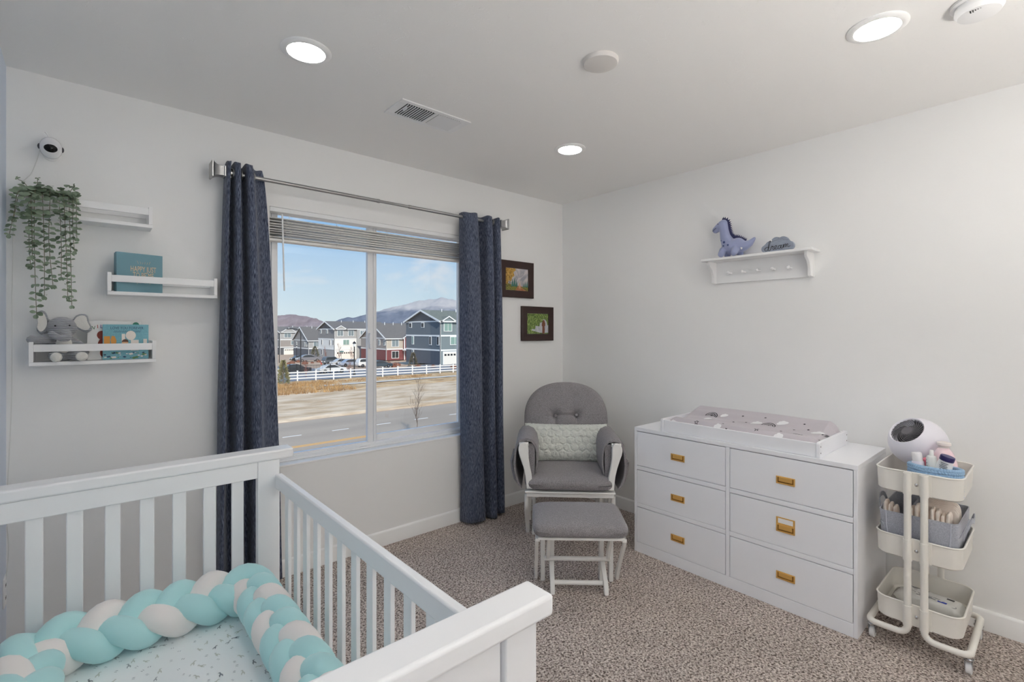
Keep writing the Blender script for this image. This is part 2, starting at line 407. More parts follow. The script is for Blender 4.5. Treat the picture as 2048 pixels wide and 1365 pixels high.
vt = thing('ceiling_vent', 'white rectangular ceiling air vent with open left louvres', 'vent', (1.3, 2.125, H))
x0, x1, y0, y1 = 1.103, 1.497, 2.031, 2.219
mb = MB()
for a in ((x0,y0,x1,y0+.026),(x0,y1-.026,x1,y1),(x0,y0+.026,x0+.04,y1-.026),(x1-.04,y0+.026,x1,y1-.026),(1.30,y0+.026,1.318,y1-.026)):
    mb.box(a[0],a[1],H-.006,a[2],a[3],H)
mb.build('frame', WHITE, vt, bevel=.002)
mb = MB(); mb.box(x0+.03, y0+.02, H-.0012, x1-.03, y1-.02, H-.0002); mb.build('duct_opening', mat('duct_dark', rgb(18,18,18), .8), vt, smooth=0)
mb = MB()
for k in range(12):
    x = x0+.046+k*.0133
    mb.add([(x,y0+.027,H-.0045),(x+.0022,y0+.027,H-.009),(x+.0022,y1-.027,H-.009),(x,y1-.027,H-.0045)], [(0,1,2,3)])
mb.build('open_louvre', WHITE, vt, smooth=0, solid=.001)
mb = MB()
for k in range(11):
    x = 1.322+k*.0125
    mb.add([(x,y0+.027,H-.0035),(x+.0115,y0+.027,H-.0085),(x+.0115,y1-.027,H-.0085),(x,y1-.027,H-.0035)], [(0,1,2,3)])
mb.build('closed_louvre', WHITE, vt, smooth=0, solid=.001)
mb = MB(); mb.box(x0+.048,y0+.05,H-.02,x0+.052,y0+.085,H-.008); mb.build('lever', WHITE, vt)

# added fill light, unseen behind the camera, to brighten ceiling and room
fill_ = thing('added_fill_light', 'added fill light on a nickel stand with a glowing bowl, unseen behind the camera', 'fill light', (1.35,-.95,0))
mb = MB(); mb.lathe([(.14,0),(.14,.012),(.12,.022),(.02,.032),(0,.033)], (1.35,-.95,0), 36); mb.build('base', NICKEL, fill_)
mb = MB(); mb.cyl((1.35,-.95,.03),(1.35,-.95,1.02),.012); mb.build('pole', NICKEL, fill_)
mb = MB(); mb.lathe([(.02,1.01),(.07,1.025),(.12,1.06),(.155,1.115),(.17,1.18),(.165,1.18),(.150,1.118),(.115,1.067),(.02,1.025)], (1.35,-.95,0), 40); mb.build('fill_shade', mat('fill_shade_glow', (1,.965,.915,1), .5, emit=FILL_BOWL), fill_)
mb = MB(); mb.lathe([(.158,1.146),(0,1.147)], (1.35,-.95,0), 40); mb.build('fill_diffuser', mat('fill_up_glow', (1,.965,.915,1), .5, emit=FILL_UP), fill_)

# outlet on the left wall
ol = thing('wall_outlet', 'white outlet plate low on the pale blue wall', 'outlet', (XL, 2.77, .33))
mb = MB(); mb.box(XL,2.735,.27,XL+.006,2.805,.385); mb.build('plate', WHITE, ol, bevel=.002)
for z in (.30,.35):
    for dy in (-.008,.006):
        mb = MB(); mb.box(XL+.0055,2.77+dy,z-.005,XL+.0068,2.773+dy,z+.006); mb.build('slot', BLACK, ol, smooth=0)
mb = MB(); mb.tube(bez([(XL+.006,2.775,.37),(XL+.012,2.79,.48),(XL+.010,2.76,.62),(XL+.012,2.79,.8),(XL+.02,2.80,1.1),(XL+.02,2.82,1.5),(XL+.03,2.83,1.9),(-.17,2.835,2.02),(-.145,2.83,2.12)], 10), .0016, 6)
tag(mb.build('power_cord', mat('cord_white', rgb(225,225,222), .7)), 'thin white cord running from the wall camera down the corner', 'cord')

# ------------------------------------------------------------------ crib
CX0, CX1, CYN, CYF, CH = -.240, .562, .605, 2.005, .909
crib = thing('baby_crib', 'white wooden baby crib with slatted sides in the foreground', 'crib', (.16, 1.3, 0))
def cap(y0, y1):
    mb = MB(); r = .012
    prof = [(y0,.872),(y0,.909),(y1,.909),(y1,.872)]
    L_ = []
    for x, ins in ((CX0-.0,0.0),(CX1+.040,.0)):
        c = (y0+y1)/2
        L_.append([(x, a, b) for a,b in prof])
    mb.loft(L_); return mb.build('top_cap', CRIBW, crib, smooth=30, bevel=.007, seg=4)
cap(.578, .645); cap(1.963, 2.043)
# far end: rail, slats, posts
def part(name, a, m=CRIBW, bev=.003):
    mb = MB(); mb.box(*a); return mb.build(name, m, crib, bevel=bev)
part('end_top_rail', (-.186,1.970,.812,.476,1.998,.873))
for c in (-.115,-.027,.062,.149,.2365,.325,.4125): part('end_slat', (c-.0195,1.979,.17,c+.0195,1.992,.815))
part('end_bottom_rail', (-.186,1.975,.10,.476,1.998,.175))
for x0_, x1_ in ((CX0,-.186),(.476,CX1-.010)):
    part('post', (x0_,1.968,0,x1_,2.002,.873))
# near end: solid panel with posts
part('end_panel', (-.19,.612,.10,.512,.632,.873))
part('post', (CX0,.602,0,-.188,.638,.873)); part('post', (.514,.602,0,CX1+.022,.638,.873))
for z in (.752, .20):
    mb = MB(); M = Matrix.Translation((.556,.602,z)) @ Matrix.Rotation(PI/2,4,'X')
    mb.lathe([(.0115,0),(.0115,.0015),(.0105,.0025),(.0075,.0028),(.0065,.0018),(.0045,.0016),(.0040,-.002),(0,-.002)], n=24, M=M)
    mb.build('bolt', mat('bolt_grey', rgb(120,118,115), .35, 1.0), crib)
# long sides
for sx, xo, xi in ((1, CX1-.002, CX1-.027), (-1, CX0+.002, CX0+.027)):
    a, b = min(xo,xi), max(xo,xi)
    part('side_top_rail', (a,.638,.765,b,1.968,.818), bev=.005)
    part('side_bottom_rail', (a,.638,.10,b,1.968,.165))
    for k in range(13):
        y = 1.869 - k*.0972
        xm = (a+b)/2
        part('side_slat', (xm-.006, y-.036, .16, xm+.006, y, .770), bev=.002)
mb = MB(); mb.box(CX0+.03,.64,.24,CX1-.03,1.965,.262); mb.build('mattress_support', CRIBW, crib)

# mattress with printed sheet
SHEET = mat('crib_sheet_white', rgb(238,242,243), .9, bump=(9,.3,.008))
PR1 = mat('sheet_print_grey', rgb(172,178,182), .9); PR2 = mat('sheet_print_pale', rgb(204,208,202), .9); PR3 = mat('sheet_print_dark', rgb(140,146,152), .9)
ma = thing('crib_mattress', 'crib mattress in a white fitted sheet printed with small grey giraffes and leaves', 'mattress', (.16,1.3,.262))
mb = MB(); mb.box(CX0+.032,.642,.262,CX1-.032,1.962,.40)
mx0, mx1 = CX0+.034, CX1-.034
gir = [(0,0),(.10,0),(.13,.28),(.30,.30),(.34,0),(.42,0),(.44,.34),(.40,.48),(.30,.56),(.20,1.0),(.06,1.02),(-.08,.92),(-.06,.86),(.08,.88),(.10,.5),(.0,.42)]
leaf = [(0,0),(.18,.12),(.42,.16),(.62,.08),(.9,.22),(.62,.26),(.45,.34),(.2,.28)]
rs = random.Random(3); placed = []
tries = 0
while len(placed) < 700 and tries < 9000:
    tries += 1
    x = rs.uniform(mx0+.03, mx1-.03); y = rs.uniform(.68, 1.93)
    if any((x-a)**2+(y-b)**2 < .021**2 for a,b in placed): continue
    placed.append((x,y)); big = rs.random() < .42
    sz = rs.uniform(.017,.023) if big else rs.uniform(.007,.010); ang = rs.choice((0,.2,-.2,.9,-.7)) + (rs.uniform(-.4,.4)); fl = rs.choice((-1,1))
    mb.mi = rs.choice((1,2,2,3) if big else (1,3))
    P = gir if big else leaf
    for rep in range(1 if big else 2):
        vs = []
        for (p,q) in P:
            p = (p-.2)*fl; q = q-.5*(1 if big else 0)+rep*.6
            vs.append((x+sz*(p*cos(ang)-q*sin(ang)), y+sz*(p*sin(ang)+q*cos(ang)), .4008))
        mb.add(vs, [tuple(range(len(vs)))])
mb.build('fitted_sheet', [SHEET, PR1, PR2, PR3], ma, smooth=0)

# braided bumper
br = thing('braided_bumper', 'aqua and white knotted braid cushion running round inside the crib', 'bumper', (.16,1.3,.40))
path = []
def arc(cx, cy, r, a0, a1, n=14):
    for k in range(n+1):
        t = math.radians(a0+(a1-a0)*k/n); path.append((cx+r*cos(t), cy+r*sin(t)))
bxl, bxr, byf = CX0+.115, .430, 1.868
y = .74
while y < byf-.075: path.append((bxl, y)); y += .01
arc(bxl+.07, byf-.07, .07, 180, 90)
x = bxl+.08
while x < bxr-.07: path.append((x, byf)); x += .01
arc(bxr-.06, byf-.06, .06, 90, 0)
y = byf-.07
while y > .76: path.append((bxr, y)); y -= .01
P = [Vector((a,b,0)) for a,b in path]
cum = [0]
for i in range(1,len(P)): cum.append(cum[-1]+(P[i]-P[i-1]).length)
AQ = mat('aqua_velour', rgb(180,224,226), .9, sheen=.4, bump=(500,.1,.001)); WV = mat('white_velour', rgb(236,230,227), .9, sheen=.4, bump=(500,.1,.001))
LB_ = .272
import bisect
def pathat(s):
    i = min(max(bisect.bisect(cum, s)-1, 0), len(P)-2)
    t = (s-cum[i])/max(cum[i+1]-cum[i],1e-6)
    p = P[i].lerp(P[i+1], t); j0=max(i-5,0); j1=min(i+6,len(P)-1)
    d = (P[j1]-P[j0]).normalized(); return p, d
tilt = math.radians(28)
for k in range(3):
    pts = []; s = 0.0
    while s < cum[-1]:
        p, d = pathat(s); out = Vector((-d.y, d.x, 0))   # left of travel = outward
        w = 2*PI*s/LB_ + k*2*PI/3 + 1.1
        rt = min(1,max(0,(p.x-.30)/.12))*min(1,max(0,(1.86-p.y)/.08)); A = (.047-.013*rt)*sin(w); B = .0235*sin(2*w)
        lat = A*cos(tilt) - B*sin(tilt); ver = A*sin(tilt) + B*cos(tilt)
        pts.append(p + out*lat + Vector((0,0,.40+.0735+ver))); s += .009
    m_ = len(pts)
    R_ = [.0375*min(1, .55+.45*min(i, m_-1-i)/5) for i in range(m_)]
    mb = MB(); mb.tube(pts, R_, 18)
    mb.build('strand', WV if k == 1 else AQ, br, smooth=180)

# ------------------------------------------------------------------ glider chair
FV = Vector((.6587,.7524,0)); RV = Vector((.7524,-.6587,0))
def CF(de, la, z=0): return FV*de + RV*la + Vector((0,0,z))
th = math.radians(44.8)
ch = thing('glider_chair', 'white glider rocking chair with grey cushions in the room corner', 'chair', CF(3.24,.372), -th)
CM = WORLD[ch.name]
CW = mat('glider_white_wood', rgb(234,233,230,1.0), .35)
def cp(name, fn, m=CW, parent=None, root=None, **k):
    mb = MB(WORLD[(root or ch).name]); fn(mb); return mb.build(name, m, parent or root or ch, **k)
cp('seat_frame', lambda b: (b.box(-.268,-.262,.335,.268,-.235,.368), b.box(-.268,.20,.335,.268,.235,.368), b.box(-.268,-.235,.335,-.23,.2,.368), b.box(.23,-.235,.335,.268,.2,.368), b.box(-.275,-.275,.362,.275,.24,.372)), bevel=.003)
# seat cushion
def cushion(b, x0, x1, y0, y1, z0, z1, puff=.02, n=28, ex=5.0, fold=0):
    def sh(u, v, top):
        a = 2*u-1; c = 2*v-1
        e = (abs(a)**ex + abs(c)**ex)
        k = max(0, 1-e)**.34
        zc = (z0+z1)/2; h_ = (z1-z0)/2
        zz = zc + (1 if top else -1)*h_*k + (puff*(1-a*a)*(1-c*c) if top else 0)
        # squircle map keeps corners round
        f = 1.0
        if e > 1: f = (1/e)**(1/ex)
        X = (x0+x1)/2 + a*f*(x1-x0)/2; Y = (y0+y1)/2 + c*f*(y1-y0)/2
        if fold and top: zz += fold*.5*noise.noise(Vector((X*9,Y*9,3)))
        return (X, Y, zz)
    # remap for denser edges
    def ed(u): return .5 - .5*cos(PI*u)
    b.grid(n, n, lambda u,v: sh(ed(u), ed(v), True)); b.grid(n, n, lambda u,v: sh(ed(u), ed(v), False))
cp('seat_cushion', lambda b: cushion(b, -.282, .282, -.292, .22, .372, .462, .012, ex=7, n=40, fold=.006), GREYFAB, smooth=180)
# back cushion: arched, tufted with two buttons
tiltb = math.radians(14)
BM = CM @ Matrix.Translation((0,.215,.40)) @ Matrix.Rotation(-tiltb, 4, 'X')
bt = [(-.074,.345),(.076,.352)]
def backc(b, front):
    b.M = BM
    Hh, Wd = .595, .30
    def half(z):   # half width at height z
        if z < .33: return Wd*(.93+.07*sin(PI*.5*z/.33))
        q = (z-.33)/(Hh-.33); return Wd*max(0,(1-q**2.35))**(1/2.35)
    def fn(u, v):
        z = Hh*(1-(1-v)**1.5) if v > .0 else 0
        z = Hh*sin(v*PI/2)**1.0
        a = 2*u-1; a = sin(a*PI/2)
        hw = half(z); x = a*hw
        e = max(0, 1-abs(a)**3.2)**.45 * (1-(z/Hh)**7)**.5 * min(1,(z+.02)/.06)**.5
        th_ = .062*e
        if front:
            for bx_, bz_ in bt:
                d2 = (x-bx_)**2+(z-bz_)**2
                th_ -= .034*math.exp(-d2/.0011)
                # creases radiating from the button
                for ang in ((2.5,.10),(3.14,.09),(3.9,.09)) if bx_ < 0 else ((.75,.11),(1.9,.06),(0,.05)):
                    dx, dz = cos(ang[0]), sin(ang[0]); t = (x-bx_)*dx+(z-bz_)*dz; q = abs(-(x-bx_)*dz+(z-bz_)*dx)
                    if 0 < t < ang[1]: th_ -= .011*(1-t/ang[1])*math.exp(-(q/.006)**2)
                if z < bz_: th_ -= .013*math.exp(-((x-bx_)/.007)**2)
            if bt[0][0] < x < bt[1][0]: th_ -= .014*math.exp(-((z-.352)/.008)**2)
            if z > .42: th_ += .005*sin(x*70+3*sin(z*20))*min(1,(z-.42)/.08)*e
            th_ += .004*noise.noise(Vector((x*12,z*12,1)))
        return (x, -th_-.004 if front else th_*.6, z)
    b.grid(120, 110, fn)
def bc(b): backc(b, True); backc(b, False)
cp('back_cushion', bc, GREYFAB, smooth=180)
for bx_, bz_ in bt:
    def btn(b): b.M = BM; b.ell((bx_, -.040, bz_), (.0115,.008,.0115))
    cp('tuft_button', btn, GREYFAB)
def bframe(b):
    b.M = BM
    for x in (-.2,-.1,0,.1,.2): b.box(x-.02,.045,-.03,x+.02,.06,.46)
    b.box(-.26,.04,.44,.26,.062,.50); b.box(-.26,.04,-.05,.26,.062,.0)
cp('back_frame', bframe, bevel=.004)
for s_ in (-1, 1):
    # front arm paddle
    def paddle(b, s_=s_):
        ctr = [(.248,.385,.018),(.250,.42,.019),(.255,.47,.0195),(.266,.52,.020),(.278,.57,.024),(.284,.60,.029),(.286,.625,.031),(.286,.642,.0295),(.285,.655,.025),(.284,.664,.018),(.283,.669,.009)]
        L_ = []
        for (x,z,w) in ctr:
            L_.append([(s_*(x-w),-.268,z),(s_*(x+w),-.268,z),(s_*(x+w),-.238,z),(s_*(x-w),-.238,z)])
        b.loft(L_)
    cp('arm_front', paddle, smooth=50, bevel=.004)
    cp('armrest', lambda b: b.box(min(s_*.255,s_*.315),-.24,.640,max(s_*.255,s_*.315),.24,.665), bevel=.006)
    def pad(b, s_=s_):
        sec = [(.205,.470),(.196,.53),(.196,.60),(.206,.65),(.230,.682),(.268,.694),(.306,.686),(.332,.655),(.345,.60),(.352,.53),(.345,.46),(.322,.395),(.30,.372)]
        inn = [(.215,.470),(.207,.53),(.208,.60),(.217,.640),(.238,.668),(.268,.676),(.300,.668),(.320,.645),(.331,.60),(.337,.53),(.332,.462),(.312,.405),(.296,.384)]
        ring = sec + inn[::-1]; L_ = []
        for y, k in ((-.235,.985),(-.222,1.0),(-.1,1.02),(.05,1.02),(.19,1.0),(.20,.98)):
            L_.append([(s_*(.268+(x-.268)*k), y + (.03*(.694-z) if y < 0 else 0), .5+(z-.5)*k + .002*noise.noise(Vector((x*20,y*20,z*20)))) for x,z in ring])
        b.loft(L_)
    cp('arm_pad', pad, GREYFAB, smooth=60, bevel=.003)
    cp('arm_panel', lambda b: b.prism([(s_*.216,.452),(s_*.258,.452),(s_*.292,.55),(s_*.304,.655),(s_*.214,.655)], -.222, .19, 'y'), GREYFAB, bevel=.004)
    def pocket(b, s_=s_):
        L_ = []
        for z, o in ((.39,.330),(.42,.350),(.48,.366),(.535,.372)):
            L_.append([(s_*(o-.012), -.19, z), (s_*o, -.18, z), (s_*o, .13, z), (s_*(o-.012), .14, z)])
        b.loft(L_)
    cp('side_pocket', pocket, GREYFAB, smooth=60)
    # glide links and base
    cp('glide_link', lambda b: (b.prism([(-.205,.34),(-.175,.34),(.03,.10),(.0,.09)], min(s_*.245,s_*.262), max(s_*.245,s_*.262), 'x')) , bevel=.003)
    cp('rear_link', lambda b: (b.prism([(.13,.34),(.16,.34),(.20,.10),(.17,.09)], min(s_*.245,s_*.262), max(s_*.245,s_*.262), 'x')) , bevel=.003)
    cp('front_leg', lambda b: b.tube(bez([(s_*.266,-.225,.338),(s_*.268,-.21,.25),(s_*.27,-.10,.17),(s_*.27,-.02,.10),(s_*.268,.02,.03),(s_*.268,.03,.002)],5), .0145, 8), smooth=60)
    cp('base_runner', lambda b: b.prism([(-.02,0),(.36,0),(.38,.02),(.36,.05),(.0,.05),(-.03,.025)], min(s_*.215,s_*.238), max(s_*.215,s_*.238), 'x'), bevel=.004)
    cp('base_post', lambda b: (b.box(min(s_*.215,s_*.238),.06,.04,max(s_*.215,s_*.238),.10,.30), b.box(min(s_*.215,s_*.238),.26,.04,max(s_*.215,s_*.238),.30,.30)), bevel=.004)
cp('base_stretcher', lambda b: (b.box(-.22,.07,.02,.22,.09,.055), b.box(-.22,.27,.02,.22,.29,.055), b.box(-.22,.27,.23,.22,.29,.28)), bevel=.003)

# sage pillow leaning on the backrest
pl = thing('lumbar_pillow', 'fuzzy sage green rectangular pillow resting on the glider seat', 'pillow', CM @ Vector((0,.03,.462)), -th)
PM = WORLD[pl.name] @ Matrix.Translation((-.005,.06,.0)) @ Matrix.Rotation(-math.radians(20),4,'X')
def pillow(b, front):
    b.M = PM
    W2, H2 = .288, .13
    def fn(u, v):
        a = 2*u-1; c = 2*v-1
        th_ = .062*max(0,(1-abs(a)**3.0))**.5*max(0,(1-abs(c)**2.6))**.5
        x = a*W2*(1-.045*(1-c*c)); z = H2+ c*H2*(1-.05*(1-a*a))
        if front:
            # hexagonal tufts
            px_, pz_ = .052, .045; best = 9
            r0 = math.floor(z/pz_)
            for r in (r0, r0+1):
                off = (r % 2)*.5
                x_ = x+.006*noise.noise(Vector((x*25,z*25,2))); z_ = z+.006*noise.noise(Vector((x*25,z*25,7))); q = round(x/px_-off)
                for qq in (q-1,q,q+1):
                    d = math.hypot((x_-(qq+off)*px_)/px_, (z_-r*pz_)/pz_*.9); best = min(best, d)
            tuft = max(0, 1-(best/.50)**6)
            th_ += (.0095*tuft*(.7+.6*noise.noise(Vector((x*30,z*30,4)))))*min(1, (1-abs(a))*8)*min(1,(1-abs(c))*6)
            th_ += .0032*noise.noise(Vector((x*110,z*110,0)))
        edge = .003*noise.noise(Vector((x*90,z*90,5)))
        return (x+edge, -th_ if front else th_*.7, max(.001,z+edge))
    b.grid(190, 90, fn)
def pp(b): pillow(b, True); pillow(b, False)
mb = MB(); pp(mb); mb.build('cover', SAGE, pl, smooth=180)

# ------------------------------------------------------------------ ottoman
th2 = math.radians(43.0)
ot = thing('glider_ottoman', 'white glider footstool with grey padded top in front of the glider chair', 'ottoman', CF(2.585,.350), -th2)
def op(name, fn, m=CW, **k): return cp(name, fn, m, root=ot, **k)
op('cushion', lambda b: cushion(b, -.240, .240, -.185, .185, .322, .392, .018, ex=9, n=44), GREYFAB, smooth=180)
op('top_board', lambda b: b.box(-.215,-.165,.312,.215,.165,.326), bevel=.002)
for s_ in (-1, 1):
    def bx(b, x0, x1, *r): b.box(min(s_*x0,s_*x1), r[0], r[1], max(s_*x0,s_*x1), r[2], r[3])
    op('mounting_rail', lambda b: bx(b,.205,.228,-.155,.300,.155,.316), bevel=.002)
    op('outer_foot', lambda b: b.loft([[(s_*(.212),y-w,z),(s_*(.230),y-w,z),(s_*(.230),y+w,z),(s_*(.212),y+w,z)] for y,z,w in
        ((-.135,.302,.012),(-.11,.26,.012),(-.06,.20,.012),(-.01,.14,.013),(.03,.09,.016),(.062,.05,.02),(.08,.02,.02),(.085,.001,.018))]), bevel=.003, smooth=50)
    op('upright', lambda b: bx(b,.172,.196,.045,.001,.085,.285), bevel=.003)
    op('inner_board', lambda b: bx(b,.122,.146,.052,.001,.09,.30), bevel=.003)
    op('inner_foot', lambda b: b.loft([[(s_*(.126),y-w,z),(s_*(.150),y-w,z),(s_*(.150),y+w,z+.004),(s_*(.126),y+w,z+.004)] for y,z,w in
        ((.06,.115,.016),(.03,.095,.018),(-.01,.075,.02),(-.045,.055,.022),(-.07,.03,.02),(-.078,.001,.018))]), bevel=.004, smooth=50)
    op('glide_arm', lambda b: b.loft([[(s_*(.150),y-w,z),(s_*(.168),y-w,z),(s_*(.168),y+w,z),(s_*(.150),y+w,z)] for y,z,w in
        ((-.10,.305,.014),(-.085,.27,.018),(-.045,.23,.02),(-.02,.19,.022),(-.01,.165,.02),(-.008,.15,.010))]), bevel=.003, smooth=50)
    op('pivot_bolt', lambda b: b.ell((s_*.120,.03,.262),(.006,.006,.006)), CHROME)
op('crossbar', lambda b: b.box(-.13,.055,.245,.13,.075,.290), bevel=.004)
op('crossbar', lambda b: b.cyl((-.180,.035,.130),(.180,.035,.130),.012), CW)
op('crossbar', lambda b: b.cyl((-.140,-.045,.042),(.140,-.045,.042),.012), CW)
# ------------------------------------------------------------------ dresser
DW = mat('dresser_white_lacquer', rgb(240,241,245), .38)
dr = thing('dresser', 'white six-drawer dresser with brass recessed pulls against the right wall', 'dresser', (2.80,1.185,0))
DX0, DX1, DY0, DY1, DZ = 2.55, 3.055, .606, 1.763, .765
def dp(name, a, m=DW, parent=None, bev=.0015):
    mb = MB(); mb.box(*a); return mb.build(name, m, parent or dr, bevel=bev)
dp('top_panel', (DX0,DY0,DZ-.022,DX1,DY1,DZ))
dp('side_panel', (DX0,DY0,0,DX1,DY0+.016,DZ-.022)); dp('side_panel', (DX0,DY1-.016,0,DX1,DY1,DZ-.022))
dp('back_panel', (DX1-.01,DY0+.016,.06,DX1,DY1-.016,DZ-.022))
dp('center_divider', (DX0,1.173,.0605,DX1-.01,1.193,DZ-.022))
dp('plinth', (DX0,DY0+.016,0,DX0+.02,DY1-.016,.0605))
zr = [(.0635,.2755),(.3045,.5035),(.5335,.7385)]
cols = [(1.196,1.744),(.625,1.170)]
for (a,b) in cols:
    for z in (.279,.507): dp('rail', (DX0,a-.002,z,DX1-.01,b+.002,z+.0235))
dp('inner_shadow_box', (DX0+.25,DY0+.016,.0605,DX0+.26,DY1-.016,DZ-.022))
def pull(front, yc, zc, big=False):
    mb = MB(); M0 = RT(DX0-.0005, yc, zc); mb.M = M0
    w, h_ = .042, .0185
    # frame plate (bevelled ring) then recess and bail
    mb.box(-w,-h_,0,w,-h_+.006,.004); mb.box(-w,h_-.005,0,w,h_,.004); mb.box(-w,-h_+.006,0,-w+.006,h_-.005,.004); mb.box(w-.006,-h_+.006,0,w,h_-.005,.004)
    mb.mi = 1; mb.box(-w+.004,-h_+.004,-.001,w-.004,h_-.004,.0012); mb.mi = 0
    mb.box(-w+.012,-h_+.013,.001,w-.012,h_-.003,.0062)
    hd = mb.build('pull_handle', [GOLD,GOLDD], front, bevel=.0008)
    if big:
        m2 = MB(); m2.M = M0; t = .005; a,b,c,d = -w,h_,w,h_+.034
        m2.box(a,b,0,c,b+t,.003); m2.box(a,d-t,0,c,d,.003); m2.box(a,b+t,0,a+t+.003,d-t,.003); m2.box(c-t-.003,b+t,0,c,d-t,.003)
        m2.mi = 1; m2.box(a+.006,b+.004,.0002,c-.006,d-.004,.0012); m2.mi = 0
        for x,z in ((a+.004,b+.004),(c-.004,b+.004),(a+.004,d-.004),(c-.004,d-.004)): m2.ell((x,z,.003),(.0015,.0015,.001),8,6)
        m2.build('label_holder', [GOLD, mat('label_card', rgb(240,240,240,1.0), .6)], front, bevel=.0004)
for ci,(a,b) in enumerate(cols):
    for ri,(z0,z1) in enumerate(zr):
        d_ = dp('drawer', (DX0+.001,a,z0,DX0+.019,b,z1), bev=.001)
        yc = (a+b)/2 if ci else 1.470
        pull(d_, yc if not ci else .899, [.165,.396,.630][ri], big=(ci==1 and ri==1))

# ------------------------------------------------------------------ changing tray + pad
ty = thing('changing_tray', 'white wooden changing tray on top of the dresser', 'changing tray', (2.78,1.17,DZ))
TX0, TX1, TY0, TY1 = 2.560, 2.992, .756, 1.588
def tp(name, poly, a, b, ax):
    mb = MB(); mb.prism(poly, a, b, ax); return mb.build(name, DW, ty, bevel=.002)
def rndtop(x0, x1, z0, z1, r=.012, n=5):
    P = [(x0,z0),(x1,z0)]
    P += [(x1-r+r*sin(PI/2*(1-k/n)), z1-r+r*cos(PI/2*(1-k/n))) for k in range(n+1)]
    P += [(x0+r-r*sin(PI/2*k/n), z1-r+r*cos(PI/2*k/n)) for k in range(n+1)]
    return P
tp('end_board', rndtop(TX0,TX1,DZ+.001,DZ+.073), TY0, TY0+.016, 'y')
tp('end_board', rndtop(TX0,TX1,DZ+.001,DZ+.073), TY1-.016, TY1, 'y')
tp('front_board', [(TX0+.004,DZ+.001),(TX0+.018,DZ+.001),(TX0+.018,DZ+.067),(TX0+.004,DZ+.067)], TY0+.016, TY1-.016, 'y')
tp('back_board', [(TX1-.018,DZ+.001),(TX1-.004,DZ+.001),(TX1-.004,DZ+.067),(TX1-.018,DZ+.067)], TY0+.016, TY1-.016, 'y')
mb = MB()
for x in (TX0+.014, TX1-.014):
    for z in (.022,.052): mb.cyl((x,TY0+.001,DZ+z),(x,TY0-.0006,DZ+z),.0032,12)
mb.build('screw_hole', mat('screw_dark', rgb(70,60,55), .5), ty)
PADC = mat('pad_cover_greige', rgb(196,190,196), .9, bump=(60,.12,.003), sheen=.2)
PB = mat('pad_print_black', rgb(40,40,46), .9); PWH = mat('pad_print_white', rgb(236,236,238,1.0), .9)
pd = thing('changing_pad', 'contoured changing pad with grey cover printed with clouds, moons and stars', 'changing pad', (2.78,1.17,DZ+.002))
px0, px1, py0, py1 = TX0+.022, TX1-.022, TY0+.019, TY1-.020
def padz(x, y):
    u = min(1,max(0,(x-px0)/(px1-px0))); v = min(1,max(0,(y-py0)/(py1-py0)))
    K = ((0,.058),(.12,.078),(.32,.062),(.55,.072),(.74,.100),(.88,.118),(1,.100))
    for (ua,ha),(ub,hb) in zip(K[:-1],K[1:]):
        if ua <= u <= ub+1e-6: t = (u-ua)/(ub-ua); t = t*t*(3-2*t)*.5+t*.5; z = ha+(hb-ha)*t; break
    ed = min(1, min(u,1-u)/.10)**.5; en = min(1, min(v,1-v)/.05)**.5
    z = z*(.45+.55*ed)*(.55+.45*en)
    z += .0035*noise.noise(Vector((x*22,y*5,0)))*1.0 + .003*sin(y*60+x*30)*max(0,1-min(v,1-v)/.12)*(1-ed*.5)
    return DZ+.004+z
mb = MB(); nu, nv = 90, 230
mb.grid(nu, nv, lambda u,v: (px0+u*(px1-px0), py0+v*(py1-py0), padz(px0+u*(px1-px0), py0+v*(py1-py0))))
L0 = [(px0,py0),(px1,py0),(px1,py1),(px0,py1)]
for i in range(4):
    a, b = L0[i], L0[(i+1)%4]
    n_ = 40; vs = []; fs = []
    for k in range(n_+1):
        x = a[0]+(b[0]-a[0])*k/n_; y = a[1]+(b[1]-a[1])*k/n_; vs += [(x,y,DZ+.002),(x,y,padz(x,y))]
    mb.add(vs, [(2*k,2*k+2,2*k+3,2*k+1) for k in range(n_)])
def decal(polys, cx, cy, s_, ang, mi):
    """drape printed motifs (in y,x plane) onto the pad"""
    mb.mi = mi
    for tri in polys:
        vs = []
        for p,q in tri:
            xx = cx + s_*(q*cos(ang)+p*sin(ang)); yy = cy - s_*(p*cos(ang)-q*sin(ang))
            xx = min(max(xx,px0+.002),px1-.002); yy = min(max(yy,py0+.002),py1-.002)
            vs.append((xx,yy,padz(xx,yy)+.0018))
        mb.add(vs, [tuple(range(len(vs)))])
def fan(poly):
    cx_ = sum(p[0] for p in poly)/len(poly); cy_ = sum(p[1] for p in poly)/len(poly)
    out = []
    for i in range(len(poly)):
        a, b = poly[i], poly[(i+1)%len(poly)]
        m1 = ((a[0]+cx_)/2,(a[1]+cy_)/2); m2 = ((b[0]+cx_)/2,(b[1]+cy_)/2)
        out += [[a,b,m2,m1],[m1,m2,(cx_,cy_)]]
    return out
cloud = []
for cx_,cy_,r_,a0,a1 in ((-.55,-.05,.33,250,90),(-.25,.25,.33,170,60),(.2,.3,.36,130,20),(.6,0,.33,80,-90)):
    for k in range(8):
        t = math.radians(a0+(a1-a0)*k/7); cloud.append((cx_+r_*cos(t), cy_+r_*sin(t)))
cloud += [(.3,-.42),(-.2,-.40)]
star = []
for k in range(10):
    r_ = 1 if k%2==0 else .45; t = PI/2+k*PI/5; star.append((r_*cos(t),r_*sin(t)))
